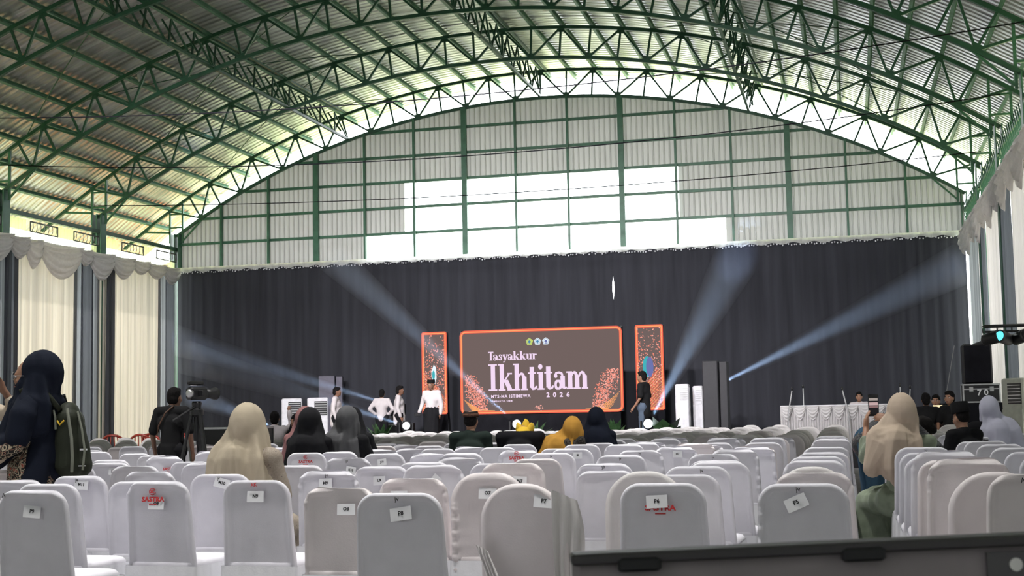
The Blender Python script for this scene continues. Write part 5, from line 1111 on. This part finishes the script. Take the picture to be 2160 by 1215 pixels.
# ---------------------------------------------------------------- people on and beside the stage
whitecap = cloth('black_felt', (.008, .008, .009)); YS_ = 30.6
wm = person('standing man in white shirt and black cap on stage, phone in hand', (-9.36, 29.95, SZ), 172, STAND, dict(wrR=(.3, .06, .93), elR=(.255, -.02, 1.12)), .98, 'skin_dark', shirtw, ('skirt', darktr), peci(whitecap, .07), .022, None, True, 1.0, hang=True)
pz = thing('phone', 'black phone in the hand of the white-shirted man on stage', 'phone', (-9.68, 29.86, SZ + .86), R(30)); MB().bevbox((0, 0, 0), (.15, .02, .08), .005).build('body', M['black'], pz); MB().box((0, -.011, 0), (.13, .001, .066)).build('screen', M['ink'], pz)
person('man in black shirt and jeans standing before the coin banner', (-4.52, 30.35, SZ), 75, STAND, dict(wrR=(.22, .12, .90), wrL=(-.22, .14, .9)), 1.03, 'skin', blackt, ('trousers', cloth('grey_jeans', (.10, .13, .18))), hairdo(), .022, None, True, .42, hang=True)
person('man in white shirt walking past the glossy tower', (-11.62, 29.75, SZ), -80, STAND, None, .91, 'skin_dark', shirtw, ('trousers', darktr), hairdo(), .022, None, True, 1.0, hang=True)
person('man in white shirt with hands on hips, back turned on stage', (-11.12, 31.5, SZ), 5, STAND, dict(elL=(-.33, -.06, 1.14), wrL=(-.19, .06, 1.0), elR=(.33, -.06, 1.14), wrR=(.19, .06, 1.0)), .885, 'skin_dark', shirtw, ('trousers', darktr), hairdo(), .022, None, False, 1.0)
person('man in long white shirt facing the stage lamp box', (-10.64, 31.4, SZ), -75, STAND, None, .93, 'skin_dark', shirtw, ('trousers', darktr), hairdo(), .022, None, True, 1.0, hang=True)
person('seated child in white shirt raising one hand', (-9.82, 22.2, 0), 20, SIT, dict(elR=(.28, .08, 1.06), wrR=(.24, .06, 1.32)), 1.03, 'skin', shirtw, ('trousers', darktr), hairdo(), .022, {'R': ((0, 0, 1), (0, -1, 0), 1, .2)}, False, 1.0)
person('seated woman in brown beside the child in white', (-10.28, 22.3, 0), 10, SIT, None, 1.03, 'skin', brownc, ('skirt', brownc), hijab(brownc, 1.1), .022)
person('seated girl in black hijab turned towards the hall', (-9.42, 22.2, 0), 160, SIT, None, .98, 'skin', black, ('skirt', brownc), hijab(black, 1.05), .02, None, True)
person('person in dark clothes and black cap far by the cream curtains', (-12.25, 18.2, 0), 170, SIT, None, 1.0, 'skin', brownc, ('trousers', darktr), peci(whitecap, .07), .02, None, True)
person('boy in white shirt seated behind the white skirted table', (.16, 30.45, SZ), 178, SIT, None, .885, 'skin', shirtw, ('trousers', darktr), hairdo(), .02, None, True)
rz_ = thing('operator_riser', 'low black riser under the seated mixing men', 'riser', (1.45, 26.1, 0)); MB().box((.1, .15, .075), (1.5, 1.9, .15)).build('deck', m_stage, rz_)
person('seated man in black shirt, back turned, at the mixing corner', (1.30, 25.7, .15), 4, SIT, dict(wrL=(-.2, .2, .70), wrR=(.25, .15, .70)), 1.0, 'skin_dark', blackt, ('trousers', darktr), hairdo(), .018, None, False, .4)
person('seated man in black turning his face towards the hall', (1.70, 25.5, .15), 140, SIT, None, 1.02, 'skin', blackt, ('trousers', darktr), hairdo(), .018, None, True, .4, look=10)
person('man in dark shirt half hidden between the mixing men', (1.52, 26.5, .15), 170, SIT, None, .98, 'skin', brownc, ('trousers', darktr), hairdo(), .02, None, True, .4)
lmp = thing('desk_lamp', 'small glowing lamp between the mixing men', 'lamp', (1.52, 25.95, .15)); MB().lathe([(.1, 0), (.1, .02), (.02, .03), (.02, .95), (.03, .96)], 12).build('stand', M['black'], lmp); MB().lathe([(.09, 1.10), (.07, 1.0), (.03, .95)], 12).build('glowing_shade', emis('warm_lamp', (1, .78, .45), 1.4), lmp)
ts = thing('mixing_desk', 'mixing desk and tangled gear on the table by the mixing men', 'mixer', (1.2, 27.2, 0)); MB().bevbox((0, 0, .74), (.9, .5, .04), .01).build('table_top', M['black'], ts)
for a in (-.4, .4):
    for b in (-.2, .2): MB().beam((a, b, 0), (a, b, .73), .04).build('leg', M['black'], ts)
MB().loft([[(a, -.2, .76), (a, .2, .76), (a, .2, .90), (a, -.2, .80)] for a in (-.35, .35)]).build('console', M['black'], ts)
for k in range(8): MB().box((-.28 + k * .08, 0, .862), (.02, .08, .02)).build('fader', M['steel'], ts)
# seats under the people who are not on a covered chair of the rows
M['stool'] = mat('black_stool', (.02, .02, .022), .6)
for i, (x, y, z, l) in enumerate(((-9.82, 22.2, 0, 'child in white'), (-10.28, 22.3, 0, 'woman in brown'), (-9.42, 22.2, 0, 'girl in black hijab'), (-12.25, 18.2, 0, 'person by the cream curtains'), (.16, 30.45, SZ, 'boy at the skirted table'), (1.30, 25.7, .15, 'man with turned back at the mixing corner'), (1.70, 25.5, .15, 'man turning his face to the hall'), (1.52, 26.5, .15, 'half hidden man'))):
    t = thing('stool', 'plain black stool under the ' + l, 'stool', (x, y, z)); MB().lathe([(.17, .40), (.18, .42), (.17, .45), (.05, .452)], 18).build('seat', M['stool'], t)
    for a in (45, 135, 225, 315): MB().tube([(.1 * cos(R(a)), .1 * sin(R(a)), .41), (.17 * cos(R(a)), .17 * sin(R(a)), 0)], .014, 6).build('leg', M['stool'], t)
# ---------------------------------------------------------------- laptop on the desk in front of the camera
lp = thing('laptop', 'dark grey laptop lid edge with webcam at the very front', 'laptop', (.058, .573, 1.1987), R(13.9)); lp.rotation_euler = (0, R(-1.43), R(13.9))
M['lid'] = mat('laptop_bezel', (.30, .265, .27), .5, 0, .1, 30)
MB().bevbox((0, .004, -.115), (.345, .008, .23), .003).build('lid', M['lid'], lp)
MB().bevbox((0, .001, -.002), (.346, .014, .0045), .001).build('lid_rim', mat('lid_rim', (.06, .055, .058), .5), lp)
MB().box((0, -.0005, -.12), (.31, .001, .19)).build('screen', M['ink'], lp)
for x in (-.1465, -.059, .059, .1465): MB().bevbox((x, -.005, -.0045), (.017, .004, .0055), .001).build('rubber_bumper', M['black'], lp)
wc = MB().box((0, -.001, -.0114), (.020, .002, .010)).build('webcam_window', mat('webcam_glass', (.10, .095, .10), .3), lp); MB().disc((0.001, -.0022, -.0114), .0026, (0, -1, 0), 16, .0006).build('webcam_lens', mat('painted_lens_glint', (.85, .84, .80), .4), wc)  # the glint on the lens is painted as a pale disc
MB().bevbox((0, -.11, -.238), (.345, .235, .016), .005).build('keyboard_base', M['lid'], lp)
ZT = 1.1987
ky = MB()
for r_ in range(5):
    for c in range(14): ky.box((-.15 + c * .023, -.05 - r_ * .021, -.228), (.019, .017, .004))
tag(ky.build('keys', M['black'], lp), kind='stuff')
dk = thing('desk', 'white cloth covered desk under the laptop, below the picture', 'table', (.06, .42, 0)); MB().bevbox((0, 0, ZT - .262), (.9, .6, .03), .01).build('top', M['skirt'], dk)
for a in (-.4, .4):
    for b in (-.25, .25): MB().beam((a, b, 0), (a, b, ZT - .27), .04).build('leg', M['steel'], dk)
def bagf(co, no):
    x, y, z = co.T; return co + no * (np.sin(z * 60 + x * 40) * .008 + np.sin(x * 90) * .005)[:, None]
pbag = thing('plastic_bag', 'crumpled white plastic bag hanging low beside the aisle chair of the narrow block', 'bag', (.36, 9.2, .02))
grow('bag', [('c', (0, 0, .10), (0, 0, .26), .085, .06), ('c', (0, 0, .26), (.02, 0, .40), .06, .02)], sheer('white_bag_film', (.85, .85, .88), .3, .2), pbag, .012, 2, bagf)
MB().tube([(-.03, 0, .38), (.0, 0, .5), (.06, 0, .52), (.05, 0, .38)], .006, 6).build('handle', M['skirt'], pbag)
flush()
# ---------------------------------------------------------------- lettering becomes plain meshes
bpy.context.view_layer.update(); dgp = bpy.context.evaluated_depsgraph_get()
for o in FONTS:
    me = bpy.data.meshes.new_from_object(o.evaluated_get(dgp)); n = link(o.name.split('.')[0], me, None, o.parent, o.location, o.rotation_euler); n.scale = o.scale
    if not me.materials: me.materials.append(o.data.materials[0])
    for p in ('kind', 'label'):
        if p in o: n[p] = o[p]
for o in FONTS: bpy.data.objects.remove(o)
